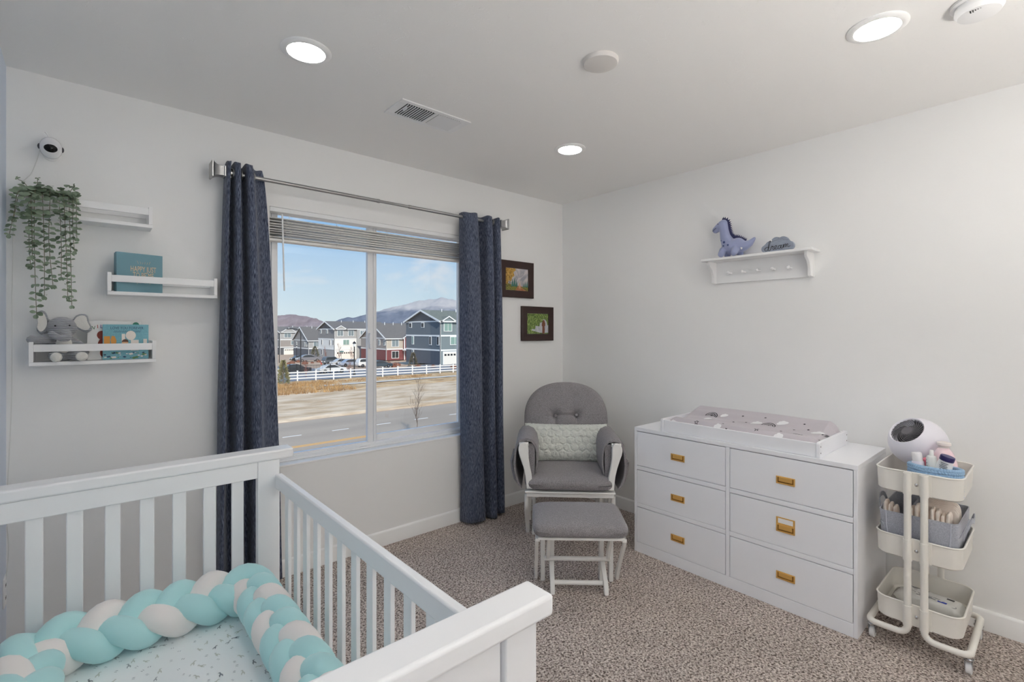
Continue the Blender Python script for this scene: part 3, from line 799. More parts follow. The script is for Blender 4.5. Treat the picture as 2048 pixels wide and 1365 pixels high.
def ringpoly(r0, r1, a0, a1, n=16, cx_=0, cy_=0):
    out = []
    for k in range(n):
        t0 = math.radians(a0+(a1-a0)*k/n); t1 = math.radians(a0+(a1-a0)*(k+1)/n)
        out.append([(cx_+r0*cos(t0),cy_+r0*sin(t0)),(cx_+r1*cos(t0),cy_+r1*sin(t0)),(cx_+r1*cos(t1),cy_+r1*sin(t1)),(cx_+r0*cos(t1),cy_+r0*sin(t1))])
    return out
moon = ringpoly(.88,1.0,-10,190)+ringpoly(.56,.68,0,180,14,0,.02)+ringpoly(.30,.40,20,160,8,0,-.05)+ringpoly(.0,.12,0,360,6,0,.1)
moon += [[(-1,-.17),(-.92,-.17),(-.58,.02),(-.67,.02)],[(1,-.17),(.92,-.17),(.58,.02),(.67,.02)]]
starring = []
for i in range(10):
    a, b = star[i], star[(i+1)%10]; starring.append([a,b,(b[0]*.6,b[1]*.6),(a[0]*.6,a[1]*.6)])
xm = px1-.035
for x,y,s_ in ((2.764,1.401,.026),(2.835,1.335,.024),(2.797,1.138,.034),(2.835,1.015,.032),(2.781,.830,.036),(2.59,1.535,.026),(2.603,1.268,.026),(2.600,.955,.028),(2.66,.885,.030)): decal(fan(cloud), x, y, s_, .45, 2)
for x,y in ((2.815,1.405),(2.786,1.070),(2.771,.775)): decal(moon, x, y, .036, -.1, 1)
for x,y in ((2.612,1.390),(2.625,1.065)): decal(starring, x, y, .0145, .2, 1)
for x,y in ((2.708,1.282),(2.768,1.25),(2.854,1.234),(2.79,1.189),(2.60,1.215),(2.862,1.113),(2.727,.984),(2.779,.939),(2.854,.914),(2.808,.881),(2.688,.854),(2.675,.791)): decal(fan(star), x, y, .0085, .6, 1)
mb.build('cover', [PADC,PB,PWH], pd, smooth=60)

# ------------------------------------------------------------------ utility cart
ca = thing('utility_cart', 'cream metal three-tier rolling cart beside the dresser', 'cart', (2.785,.415,0))
cx, cy, cw, cd = 2.785, .413, .375, .285
def loopz(w, d, r, z): return [(cx+x, cy+y, z) for x,y in rrect(w,d,r,8)]
def tray_(z0, z1):
    mb = MB(); t = .003
    mb.loft([loopz(cw-.016,d_-.016,.04,z0) if False else loopz(cw-.020,cd-.020,.045,z0), loopz(cw-.006,cd-.006,.05,z0+.006), loopz(cw,cd,.05,z1), loopz(cw-2*t,cd-2*t,.048,z1), loopz(cw-2*t-.006,cd-2*t-.006,.048,z0+.010), loopz(cw-.034,cd-.034,.04,z0+.005)], cap1=False)
    tr = mb.build('tray', CARTW, ca, smooth=40)
    mb = MB(); mb.tube([(cx+x,cy+y,z1) for x,y in rrect(cw,cd,.05,8)], .0038, 8, closed=True); mb.build('rim', CARTW, tr, smooth=180)
    # woven mesh floor of the tray
    mb = MB(); mb.add(loopz(cw-.034,cd-.034,.04,z0+.0055), [tuple(range(36))]); mb.build('mesh_floor', MESHM, tr, smooth=0)
    for sx in (-1,1):
        b = MB(); xx = cx+sx*(cw/2+.0005)
        M = Matrix.Translation((xx+sx*.001, cy, z0+.045)) @ Matrix.Rotation(sx*PI/2,4,'Y'); b.lathe([(.007,0),(.0068,.002),(.004,.0042),(0,.005)], n=16, M=M); b.build('screw', CHROME, tr)
        b = MB()
        b.box(min(xx,xx+sx*.003), cy-.05, z0+.005, max(xx,xx+sx*.003), cy+.05, z1-.002)
        for yy in (-.027,.027):
            L_ = []
            for z in (z0+.004, z1-.001): L_.append([(xx+sx*.0125*1.0+.0155*cos(2*PI*k/16), cy+yy+.0155*sin(2*PI*k/16), z) for k in range(16)])
            b.loft(L_)
        b.build('clamp_plate', CARTW, tr, smooth=40)
MESHM = mat('perforated_tray_floor', rgb(214,211,204,1.0), .5)
def _mesh():
    nt = MESHM.node_tree; N = nt.nodes; L = nt.links; b = N['Principled BSDF']
    tc = N.new('ShaderNodeTexCoord'); mp = N.new('ShaderNodeMapping'); mp.inputs['Rotation'].default_value = (0,0,PI/4); mp.inputs['Scale'].default_value = (1,1,0)
    v = N.new('ShaderNodeTexVoronoi'); v.inputs['Scale'].default_value = 150; v.inputs['Randomness'].default_value = 0
    r = N.new('ShaderNodeValToRGB'); r.color_ramp.elements[0].position = .36; r.color_ramp.elements[0].color = rgb(96,90,86); r.color_ramp.elements[1].position = .42; r.color_ramp.elements[1].color = rgb(214,211,204)
    L.new(tc.outputs['Object'], mp.inputs[0]); L.new(mp.outputs[0], v.inputs['Vector']); L.new(v.outputs['Distance'], r.inputs['Fac']); L.new(r.outputs['Color'], b.inputs['Base Color'])
_mesh()
TRZ = [(.122,.212),(.396,.487),(.672,.765)]
for z0,z1 in TRZ: tray_(z0,z1)
bxx = cw/2+.0125
for sy in (-1,1):
    y1_ = cy+sy*.027; y2_ = cy+sy*.163
    fx = cx-bxx; rx = cx+bxx
    pts = [(fx,y1_,.768),(fx,y1_,.5),(fx,y1_,.16)] + [(fx, y1_+sy*(.035-.035*cos(PI/2*k/6)), .125-.035*sin(PI/2*k/6)) for k in range(7)]
    pts += [(fx+.004, y2_-sy*.04, .088)] + [(fx+.035-.033*cos(PI/2*k/6)+.002, y2_-sy*.033+sy*.033*sin(PI/2*k/6), .088) for k in range(7)]
    pts += [(rx-.035+.033*sin(PI/2*k/6), y2_-sy*.033+sy*.033*cos(PI/2*k/6), .088) for k in range(7)]
    pts += [(rx, y1_+sy*(.035-.035*sin(PI/2*k/6)), .09+.035*(1-cos(PI/2*k/6))) for k in range(7)] + [(rx,y1_,.16),(rx,y1_,.5),(rx,y1_,.768)]
    mb = MB(); mb.tube(pts, .0128, 14); mb.build('frame_tube', CARTW, ca, smooth=60)
    for sx in (-1,1):
        wx = cx+sx*.165; wyy = y2_-sy*.006
        mb = MB(); mb.cyl((wx,wyy,.082),(wx,wyy,.056),.013,16); mb.cyl((wx,wyy,.066),(wx,wyy,.062),.017,16)
        for q in (-1,1): mb.loft([[(wx-.014,wyy+q*.0125-.001,.06),(wx+.014,wyy+q*.0125-.001,.06),(wx+.014,wyy+q*.0125+.001,.06),(wx-.014,wyy+q*.0125+.001,.06)],[(wx+.004,wyy+q*.0125-.001,.022),(wx+.022,wyy+q*.0125-.001,.022),(wx+.022,wyy+q*.0125+.001,.022),(wx+.004,wyy+q*.0125+.001,.022)]])
        k_ = mb.build('caster_fork', CHROME, ca, bevel=.0006)
        mb = MB(); M = Matrix.Translation((wx+.012,wyy,.0245)) @ Matrix.Rotation(PI/2,4,'X'); mb.lathe([(.006,-.010),(.021,-.010),(.0242,-.007),(.0242,.007),(.021,.010),(.006,.010)], n=28, M=M); mb.build('caster_wheel', WHITE, k_)

# ------------------------------------------------------------------ items on the cart
LAV = mat('fan_white_plastic', rgb(232,230,238), .3)
fn_ = thing('desk_fan', 'small round white fan with spiral dark grille on the top tray of the cart', 'fan', (2.79,.465,.678))
fc = Vector((2.86,.450,.849)); R0 = .110
fd = Vector((-.636,.366,.674)).normalized()       # facing direction
fq = fd.to_track_quat('Z','Y').to_matrix().to_4x4(); FM = Matrix.Translation(fc) @ fq
mb = MB(); prof = [(R0*sin(a), -R0*cos(a)) for a in [PI*k/24*.765 for k in range(25)]]
rr_, zz_ = prof[-1]; prof += [(rr_-.004, zz_+.004),(rr_-.008,zz_+.002),(rr_-.009,zz_-.01),(rr_-.02,zz_-.03),(0,zz_-.034)]
mb.lathe(prof, n=48, M=FM); mb.mi = 0; mb.build('housing', LAV, fn_, smooth=60)
mb = MB(); mb.lathe([(0,zz_-.033),(rr_-.0095,zz_-.030)], n=40, M=FM); mb.build('rear_grille', BLACK, fn_)
GR = mat('fan_grille_grey', rgb(105,103,108), .4)
mb = MB(); mb.M = FM; mb.lathe([(0,zz_+.003),(.021,zz_+.0025),(.023,zz_),(.023,zz_-.004)], n=28, M=Matrix.Identity(4)); mb.build('hub', GR, fn_)
mb = MB(); mb.M = FM
for k in range(26):
    a0 = 2*PI*k/26; pts = []
    for i in range(12):
        t = i/11; r_ = .021+(rr_-.009-.021)*t; a = a0 + 1.35*t**.8
        pts.append((r_*cos(a), r_*sin(a), zz_-.001-.002*t*t+.003*sin(PI*t)))
    mb.tube(pts, .0015, 5)
mb.build('spiral_vane', GR, fn_, smooth=60)
mb = MB(); mb.M = FM
for k in range(3):
    a0 = 2*PI*k/3
    mb.grid(8, 5, lambda u,v: ((.015+.05*u)*cos(a0+v*1.3+u*.4), (.015+.05*u)*sin(a0+v*1.3+u*.4), zz_-.022+v*.012))
mb.build('blade', mat('fan_blade', rgb(60,60,64), .5), fn_, solid=.001, smooth=60)
mb = MB(); mb.lathe([(.060,0),(.060,.006),(.045,.016),(.035,.03),(.03,.05),(.03,.06)], (2.86,.450,.6785), 28); mb.build('stand', LAV, fn_)

PINK = mat('pink_translucent_plastic', rgb(240,214,220), .25, coat=.3); PINK.node_tree.nodes['Principled BSDF'].inputs['Subsurface Weight'].default_value = .3; PINK.node_tree.nodes['Principled BSDF'].inputs['Subsurface Radius'].default_value = (.01,.005,.005)
hd = thing('humidifier', 'pale pink teardrop humidifier standing behind the bottles on the cart', 'humidifier', (2.82,.345,.678))
mb = MB(); mb.lathe([(.038,0),(.045,.004),(.048,.03),(.0485,.08),(.044,.120),(.033,.158),(.0185,.182)], (2.752,.347,.6785), 32); mb.build('tank', PINK, hd, smooth=80)
mb = MB(); mb.lathe([(.0185,.182),(.019,.189),(.025,.193),(.024,.203),(.010,.208),(0,.2085)], (2.752,.347,.6785), 28); mb.build('top_nozzle', mat('cream_plastic', rgb(226,218,214,1.0), .4), hd, smooth=50)

# blue braided rope basket with toiletries
bk = thing('rope_basket', 'light blue braided rope basket holding toiletries on the cart top tray', 'basket', (2.70,.335,.678))
BLU = mat('light_blue_cotton_rope', rgb(150,182,212,1.0), .95, sheen=.3, bump=(500,.4,.001))
b0 = Vector((2.656,.362,0))
def bel(s_, z, k=1.0): a = 2*PI*s_; return Vector((b0.x+.045*k*cos(a), b0.y+.080*k*sin(a), z))
for row in range(5):
    z = .6925+row*.0235; mb = MB()
    for st in range(3):
        pts = []; n_ = 300
        for i in range(n_):
            s_ = i/n_; w = 2*PI*s_*18 + st*2*PI/3 + row
            p = bel(s_, z+.0072*sin(w), 1+.008*row); c = (p-Vector((b0.x,b0.y,p.z))).normalized()
            pts.append(p + c*.0042*sin(2*w))
        mb.tube(pts, .0060, 6, closed=True)
    mb.build('braid_coil', BLU, bk, smooth=180)
mb = MB(); mb.add([tuple(bel(k/30,.682,1)) for k in range(30)], [tuple(range(30))]); mb.build('bottom', BLU, bk, solid=.004)
# tilted bottles
def bottle(name, label, cat, base, axis, fn):
    r_ = thing(name, label, cat, base); q = Vector(axis).normalized().to_track_quat('Z','Y').to_matrix().to_4x4()
    M = Matrix.Translation(base) @ q; fn(r_, M); return r_
INK = mat('label_ink_dark', rgb(70,80,90), .7)
def lines(root, M, w, z0, z1, n, r_, col=INK, mode='h'):
    mb = MB(); mb.M = M
    for k in range(n):
        t = (k+.5)/n; ww = w*(.6+.4*((k*7)%5)/4)
        if mode == 'h':
            z = z0+(z1-z0)*t
            L = [(r_*cos(a), r_*sin(a)) for a in [PI-ww/2+ww*i/6 for i in range(7)]]
            mb.loft([[(x*1.01,y*1.01,z) for x,y in L],[(x*1.01,y*1.01,z+(z1-z0)/n*.35) for x,y in L]], False, False, False)
    mb.build('print', col, root, smooth=0)
def b1(r, M):
    mb = MB(); mb.lathe([(.017,0),(.0175,.004),(.0175,.060),(.015,.068),(.009,.072)], n=24, M=M); mb.build('body', mat('bottle_grey_white', rgb(224,226,224,1.0), .4), r)
    mb = MB(); mb.lathe([(.0075,.071),(.0075,.092),(.0065,.094),(0,.094)], n=20, M=M); mb.build('cap', WHITE, r)
    lines(r, M, 1.9, .012, .056, 7, .0176)
bottle('lotion_bottle', 'small white printed bottle upright in the middle of the rope basket', 'bottle', (2.648,.372,.768), (-.03,0,1), b1)
def b2(r, M):
    mb = MB(); L_ = []
    for z,w,t in ((0,.030,.0025),(.01,.0295,.008),(.05,.026,.015),(.070,.023,.018)): L_.append([(t*cos(2*PI*k/20), w*sin(2*PI*k/20), z) for k in range(20)])
    mb.M = M; mb.loft(L_); mb.build('tube_body', WHITE, r, smooth=60)
    mb = MB(); mb.lathe([(.0235,.070),(.024,.072),(.024,.086),(.0225,.089),(0,.089)], n=28, M=M); mb.build('cap', mat('navy_cap', rgb(42,36,90), .35), r)
    lines(r, M, 1.5, .03, .062, 5, .0195); lines(r, M, 1.6, .008, .016, 1, .0165, mat('lilac_print', rgb(150,110,160), .6))
bottle('cream_tube', 'white cream tube with navy cap leaning in the rope basket', 'tube', (2.640,.343,.762), (-.03,-.28,1), b2)
def b3(r, M):
    mb = MB(); mb.lathe([(.020,0),(.0215,.004),(.0215,.045),(.018,.05)], n=26, M=M); mb.build('body', mat('bottle_lilac_white', rgb(226,220,232,1.0), .4), r)
    mb = MB(); mb.lathe([(.018,.05),(.018,.082),(.016,.085),(0,.085)], n=26, M=M); mb.build('clear_cap', mat('clear_plastic_frost', rgb(228,226,228,1.0), .15, coat=.5), r)
    mb = MB(); mb.lathe([(.0218,.006),(.0218,.013)], n=26, M=M); mb.build('stripe', mat('magenta_stripe', rgb(160,40,90), .5), r)
bottle('pump_bottle', 'white bottle with clear domed cap at the left in the rope basket', 'bottle', (2.655,.412,.758), (-.02,.12,1), b3)
def b4(r, M):
    mb = MB(); mb.lathe([(.018,0),(.018,.05),(.010,.056),(0,.057)], n=20, M=M); mb.build('body', mat('hot_pink_plastic', rgb(226,130,150), .35), r)
bottle('baby_oil_bottle', 'small pink bottle behind the white bottles in the rope basket', 'bottle', (2.678,.390,.765), (0,0,1), b4)
mb = MB(); mb.box(2.66,.435,.6785,2.69,.465,.715); tag(mb.build('fan_control_box', mat('clear_plastic_frost', (0,0,0,1)), bevel=.004), 'small clear plastic holder between the fan and the rope basket', 'holder')

# felt caddy with diapers
fcad = thing('felt_caddy', 'grey felt storage caddy in the middle tray of the cart', 'caddy', (2.785,.415,.405))
mb = MB(); fw, fdp = .322, .246
def fl(w,d,r,z,wob=0): return [(cx+x+wob*noise.noise(Vector((x*8,y*8,z*9))), cy+y+wob*noise.noise(Vector((x*8,y*8,7))), z+wob*.8*noise.noise(Vector((x*7,y*7,2)))) for x,y in rrect(w,d,r,6)]
mb.loft([fl(fw-.02,fdp-.02,.034,.406), fl(fw-.004,fdp-.004,.034,.45), fl(fw+.010,fdp+.008,.028,.50,.006), fl(fw+.018,fdp+.016,.024,.582,.012), fl(fw+.011,fdp+.009,.022,.582,.012), fl(fw-.010,fdp-.010,.030,.45), fl(fw-.026,fdp-.026,.030,.412)])
mb.build('body', FELT, fcad, smooth=50)
mb = MB(); mb.loft([fl(fw+.004,fdp+.004,.034,.45,.002), fl(fw+.018,fdp+.016,.028,.525,.004), fl(fw+.010,fdp+.008,.028,.524,.004), fl(fw-.002,fdp-.002,.034,.45,.002)]); mb.build('outer_pocket_band', FELT, fcad, smooth=50)
mb = MB(); mb.tube([(cx-fw/2-.003, cy-.098, .455),(cx-fw/2-.0105, cy-.104, .52),(cx-fw/2-.011, cy-.106, .580)], .0022, 6); mb.tube([(cx-fw/2-.003, cy+.098, .455),(cx-fw/2-.0105, cy+.104, .52),(cx-fw/2-.011, cy+.106, .580)], .0022, 6)
mb.build('piping', mat('felt_piping', rgb(190,194,204,1.0), .9), fcad)
for sy in (-1,1):
    mb = MB(); yb = cy+sy*(fdp/2+.011)
    pts = bez([(cx-.07,yb,.505),(cx-.068,yb+sy*.008,.54),(cx-.045,yb+sy*.020,.575 if sy<0 else .59),(cx,yb+sy*.024,.565 if sy<0 else .60),(cx+.045,yb+sy*.02,.575 if sy<0 else .59),(cx+.068,yb+sy*.008,.54),(cx+.07,yb,.505)],6)
    L_ = [[p+Vector((0,-sy*.0015,-.010)),p+Vector((0,-sy*.0015,.010)),p+Vector((0,sy*.0015,.010)),p+Vector((0,sy*.0015,-.010))] for p in pts]
    mb.loft(L_); mb.build('handle', FELT, fcad, smooth=50)
mb = MB(); mb.box(cx-.155,cy+.045,.41,cx+.155,cy+.049,.57); mb.build('divider', FELT, fcad)
# diapers: folded pads standing on edge
DI = mat('diaper_white', rgb(240,232,222), .9, bump=(140,.35,.002), var=(30, rgb(228,214,204)))
dg = 'folded diapers standing in the felt caddy'
def diaper(x, y, z, ang, w=.10, hh=.115, tk=.011, label='', lean=0.0):
    M = Matrix.Translation((x,y,z)) @ Matrix.Rotation(ang,4,'Z') @ Matrix.Rotation(lean,4,'Y')
    r_ = thing('diaper', label, 'diaper', (x,y,z), group=dg); mb = MB(); mb.M = M
    def fn(u, v):
        a = 2*PI*u; t = v
        X = tk*.95*sin(a)*(1+.15*sin(5*t)); ww = w/2*(1-.15*abs(2*t-1)**3)
        c = cos(a); Y = ww*(1 if c > 0 else -1)*abs(c)**.5
        if t > .72: q = max(.02, 1-((t-.72)/.28)**2)**.5; X *= q; Y *= .55+.45*q
        Z = hh*(t if t < .72 else .72+.28*sin((t-.72)/.28*PI/2)) + .003*noise.noise(Vector((X*90,Y*60,t*5)))
        return (X+.0012*sin(Y*300), Y, Z)
    mb.grid(20, 20, fn, wrap=True)
    mb.add([fn(k/20,1) for k in range(20)], [tuple(range(20))]); mb.build('pad', DI, r_, smooth=80)
where = ['front', 'rear']
n_ = 0
for k in range(8): diaper(2.668+.002*k, .436-k*.0165, .478+.005*sin(k*2), PI/2, .082, .128+.009*sin(k*1.7), .0098, 'folded cream diaper in the packed front row of the felt caddy')
for k in range(3): diaper(2.672, .527-k*.0165, .488-.008*k, PI/2, .070, .122, .0090, 'folded cream diaper in the left compartment of the felt caddy')
for k in range(5): diaper(2.745+.0195*k, .360, .476+.003*k, 0, .125, .128, .0092, 'folded cream diaper standing behind the front row in the felt caddy')

# wipes pack in the lower tray
wp = thing('wipes_pack', 'grey-white soft packet of baby wipes in the bottom tray of the cart', 'wipes pack', (2.76,.40,.128))
mb = MB(); mb.M = Matrix.Translation((2.785,.395,.132)) @ Matrix.Rotation(math.radians(-7),4,'Z')
def wfn(u, v):
    a = 2*PI*u; y = (v-.5)*.240; e = min(1, min(v,1-v)/.14)
    hx = .056*(.82+.18*e) ; hz = .031*e**.8+.0015
    c, s_ = cos(a), sin(a)
    x = hx*(1 if c>0 else -1)*abs(c)**.45; z = .033 + hz*(1 if s_>0 else -1)*abs(s_)**.55
    crk = .0035*noise.noise(Vector((x*60,y*50,z*60)))*(1.6-e)
    return (x+crk, y, max(.001, z+crk*1.3))
mb.grid(48, 60, wfn, wrap=True); mb.add([wfn(k/48,0) for k in range(48)], [tuple(range(48))]); mb.add([wfn(k/48,1) for k in range(48)], [tuple(range(48))])
WP = mat('wipes_film_grey', rgb(212,212,208,1.0), .35, coat=.3, bump=(45,.3,.004))
WM = mb.M; mb.build('packet', WP, wp, smooth=80)
BL = mat('print_blue', rgb(50,70,170), .5); DKP = mat('print_dark', rgb(50,54,66), .5)
def pr_(name, boxes, m, z=.0650):
    mb = MB(); mb.M = WM
    for x0_,y0_,x1_,y1_ in boxes:
        mb.box(x0_,y0_,z,x1_,y1_,z+.0008)
    mb.build(name, m, wp, smooth=0)
pr_('printed_line', [(-.012,-.05,-.0105,.085),(.002,.0,.0045,.05),(.008,.005,.010,.06),(.022,.0,.0235,.07),(-.028,-.025,-.025,.03),(-.021,-.01,-.0185,.05),(-.035,-.005,-.033,.04),(.030,.01,.0315,.08)], DKP)
pr_('printed_label', [(-.035,-.062,-.022,-.032)], BL); pr_('lid_mark', [(.018,-.075,.030,-.050)], BLACK)
mb = MB(); mb.M = WM; mb.box(-.004,-.02,.0640,.028,.05,.0660); mb.build('flap', WP, wp, bevel=.001)
mb = MB(); mb.M = WM
mb.tube([(-.034+.009*cos(2*PI*k/20), -.085+.009*sin(2*PI*k/20), .0625) for k in range(20)], .0007, 5, closed=True); mb.build('recycling_mark', DKP, wp)

# ------------------------------------------------------------------ wall shelf with pegs
ws = thing('peg_shelf', 'white wall shelf with small round pegs above the dresser', 'shelf', (3.02,1.22,1.66))
mb = MB(); mb.prism([(2.940,.905),(3.074,.905),(3.074,1.535),(2.940,1.535)], 1.797, 1.812, 'z'); mb.build('shelf_board', WHITE, ws, bevel=.003)
mb = MB(); mb.box(3.060,.935,1.662,3.0735,1.508,1.797); mb.build('back_board', WHITE, ws, bevel=.002)
for y in (.937, 1.490):
    prof = [(3.06,1.797),(2.968,1.797),(2.966,1.775),(2.972,1.766),(2.985,1.758),(3.005,1.742),(3.018,1.720),(3.024,1.70),(3.026,1.68),(3.026,1.665),(3.06,1.662)]
    mb = MB(); mb.loft([[(p,y,q) for p,q in prof],[(p,y+.016,q) for p,q in prof]]); mb.build('bracket', WHITE, ws, bevel=.002)
for y in (1.395,1.308,1.222,1.136,1.048):
    mb = MB(); M = Matrix.Translation((3.060,y,1.722)) @ Matrix.Rotation(-PI/2,4,'Y') @ Matrix.Rotation(0,4,'X')
    mb.lathe([(.006,0),(.005,.02),(.005,.036),(.008,.040),(.0098,.046),(.008,.053),(0,.056)], n=16, M=M); mb.build('peg', WHITE, ws)

# dinosaur plush
dn = thing('dinosaur_plush', 'blue stuffed long-necked dinosaur with navy spikes on the peg shelf', 'plush toy', (2.995,1.36,1.812))
DB = mat('dino_blue_plush', rgb(150,158,192), .95, sheen=.5, bump=(300,.3,.002)); DN = mat('dino_navy_felt', rgb(52,54,92), .95); DNS = mat('dino_spot_blue', rgb(72,84,128), .95)
def D(a, z, dx=0): return (2.995+dx, 1.36+a, 1.812+z)     # a: along +y = image left
def chain(mb, pts, n=8):
    for (p0,r0),(p1,r1) in zip(pts[:-1],pts[1:]):
        p0 = Vector(p0); p1 = Vector(p1)
        for k in range(n+1):
            t = k/n; mb.ell(p0.lerp(p1,t), r0+(r1-r0)*t, 14, 9)
mb = MB()
chain(mb, [(D(.0,.062),.048),(D(-.035,.072),.044),(D(-.07,.060),.030),(D(-.105,.072),.020),(D(-.132,.098),.009)])
chain(mb, [(D(.015,.07),.046),(D(.040,.125),.034),(D(.048,.170),.029),(D(.055,.210),.030)])
chain(mb, [(D(.055,.212),.030),(D(.080,.200),.026),(D(.104,.184),.021)])
for a,dx in ((.045,-.045),(-.035,-.05),(.04,.03),(-.04,.03)):
    chain(mb, [(D(a,.045,dx*.6),.022),(D(a+.004,.019,dx),.019)], 5)
mb.build('body', DB, dn, remesh=.0035)
# spikes along the back
sp = [D(.062,.243),D(.030,.232),D(.020,.200),D(.014,.168),D(.006,.140),D(-.004,.126),D(-.02,.122),D(-.045,.114),D(-.066,.098),D(-.082,.088)]
Q = bez(sp, 3); mb = MB()
for i in range(len(Q)-1):
    a, b = Q[i], Q[i+1]; m_ = (a+b)/2; c = Vector((2.995,1.36+.02,1.812+.06)); nrm = Vector((0,-(b-a).z,(b-a).y)).normalized()
    if nrm.dot(m_-c) < 0: nrm = -nrm
    L_ = [[a-nrm*.012+Vector((-.004,0,0)),b-nrm*.012+Vector((-.004,0,0)),b-nrm*.012+Vector((.004,0,0)),a-nrm*.012+Vector((.004,0,0))],
          [a+nrm*.003+Vector((-.004,0,0)),b+nrm*.003+Vector((-.004,0,0)),b+nrm*.003+Vector((.004,0,0)),a+nrm*.003+Vector((.004,0,0))],
          [m_+nrm*.019+Vector((-.001,0,0)),m_+nrm*.019+Vector((-.001,.001,0)),m_+nrm*.019+Vector((.001,.001,0)),m_+nrm*.019+Vector((.001,0,0))]]
    mb.loft(L_)
mb.build('back_spikes', DN, dn)
mb = MB()
for a,z,r_,dx in ((.030,.092,.0075,-.046),(.034,.070,.0045,-.0455),(.005,.072,.006,-.048),(.055,.107,.0045,-.027)): mb.ell(D(a,z,dx), (.004,r_,r_*.9), 12, 8)
mb.build('spot', DNS, dn)
mb = MB(); mb.ell(D(.078,.214,-.0250), (.003,.0028,.0035), 10, 8); mb.build('eye', BLACK, dn)
mb = MB(); mb.tube(bez([D(.090,.192,-.0245),D(.104,.184,-.0215),D(.118,.176,-.015)],4), .0012, 6); mb.build('stitched_mouth', BLACK, dn)
mb = MB(); mb.add([D(-.062,.052,-.03),D(-.075,.048,-.03),D(-.072,.036,-.03),D(-.064,.040,-.03)], [(0,1,2,3)]); mb.build('tag', WHITE, dn, solid=.0006)

# cloud block
cl = thing('cloud_block', 'grey wooden cloud block lettered dream on the peg shelf', 'decoration', (2.99,1.09,1.812))
GB = mat('cloud_grey_paint', rgb(140,148,164), .7, var=(3, rgb(152,160,174)), stretch=(1,8,40))
mb = MB(); P_ = [(-.083,0),(.083,0)]
for cx_,cz_,r_,a0,a1 in ((.062,.026,.026,-60,80),(.030,.052,.030,20,140),(-.005,.055,.028,60,150),(-.040,.040,.024,50,150),(-.064,.022,.022,110,240)):
    for k in range(7):
        t = math.radians(a0+(a1-a0)*k/6); P_.append((cx_+r_*cos(t), cz_+r_*sin(t)))
P_ = [(p, max(0,q)) for p,q in P_]
mb.M = Matrix(((0,0,-1,2.985),(-1,0,0,1.09),(0,1,0,1.812),(0,0,0,1)))
mb.prism([(p,q) for p,q in P_], 0, .0, 'z') if False else mb.loft([[(p,q,0) for p,q in P_],[(p,q,.022) for p,q in P_]])
mb.build('block', GB, cl, bevel=.001)
mb = MB(); mb.M = Matrix(((0,0,-1,2.9622),(-1,0,0,1.09),(0,1,0,1.812),(0,0,0,1)))
mb.tube([(-.055,.058,0),(-.005,.064,0),(.03,.070,0),(.034,.062,0),(.06,.060,0)], .0004, 4); mb.tube([(-.075,.024,0),(0,.03,0),(.07,.036,0)], .0004, 4); mb.build('plank_line', DARKGREY, cl)
mb = MB(); mb.M = Matrix(((0,0,-1,2.9622),(-1,0,0,1.09),(0,1,0,1.812),(0,0,0,1)))
strokes = [ # d r e a m in a brush script
 [(-.040,.022),(-.050,.024),(-.058,.014),(-.054,.006),(-.046,.008),(-.040,.020),(-.032,.050),(-.034,.054),(-.040,.040),(-.042,.012),(-.036,.006),(-.030,.012)],
 [(-.030,.012),(-.026,.026),(-.024,.028),(-.022,.024),(-.018,.026),(-.020,.012),(-.014,.008)],
 [(-.014,.012),(-.004,.020),(-.004,.028),(-.010,.026),(-.012,.014),(-.006,.009),(.002,.014)],
 [(.016,.026),(.008,.026),(.003,.016),(.007,.010),(.013,.014),(.018,.028),(.016,.014),(.021,.011),(.025,.018)],
 [(.025,.018),(.028,.030),(.028,.013),(.034,.029),(.038,.028),(.037,.014),(.043,.029),(.047,.028),(.046,.016),(.051,.015),(.057,.020)]]
for s_ in strokes: mb.tube(bez([(x*1.18+.002,y*1.15+.002,0) for x,y in s_],5), .0013, 6)
mb.build('lettering_dream', BLACK, cl)
# ------------------------------------------------------------------ rail shelves on the window wall
def railshelf(x0, z0, label, h_=.098):
    r = thing('rail_shelf', label, 'shelf', (x0+.207, 2.80, z0), group='white rail shelves on the window wall')
    x1 = x0+.414; yf, yb = 2.740, YB-.0005
    for a in (x0, x1-.014):
        mb = MB(); mb.box(a,yf,z0+.0155,a+.014,yb,z0+h_); mb.build('side_panel', WHITE, r, bevel=.001)
    mb = MB(); mb.box(x0,yf,z0,x1,yb,z0+.015); mb.build('shelf_board', WHITE, r, bevel=.001)
    mb = MB(); mb.box(x0+.014,yf+.001,z0+.057,x1-.014,yf+.010,z0+.087); mb.build('front_rail', WHITE, r, bevel=.001)
    mb = MB(); mb.box(x0+.014,yb-.010,z0+.057,x1-.014,yb,z0+.087); mb.build('back_rail', WHITE, r, bevel=.001)
    return r
S1, S2, S3 = 1.826, 1.517, 1.216
railshelf(-.188, S1, 'white wooden rail shelf highest on the wall, behind the trailing plant', .094)
railshelf(.068, S2, 'white wooden rail shelf holding the teal keepsake box')
railshelf(-.175, S3, 'white wooden rail shelf lowest on the wall, holding the elephant and books')

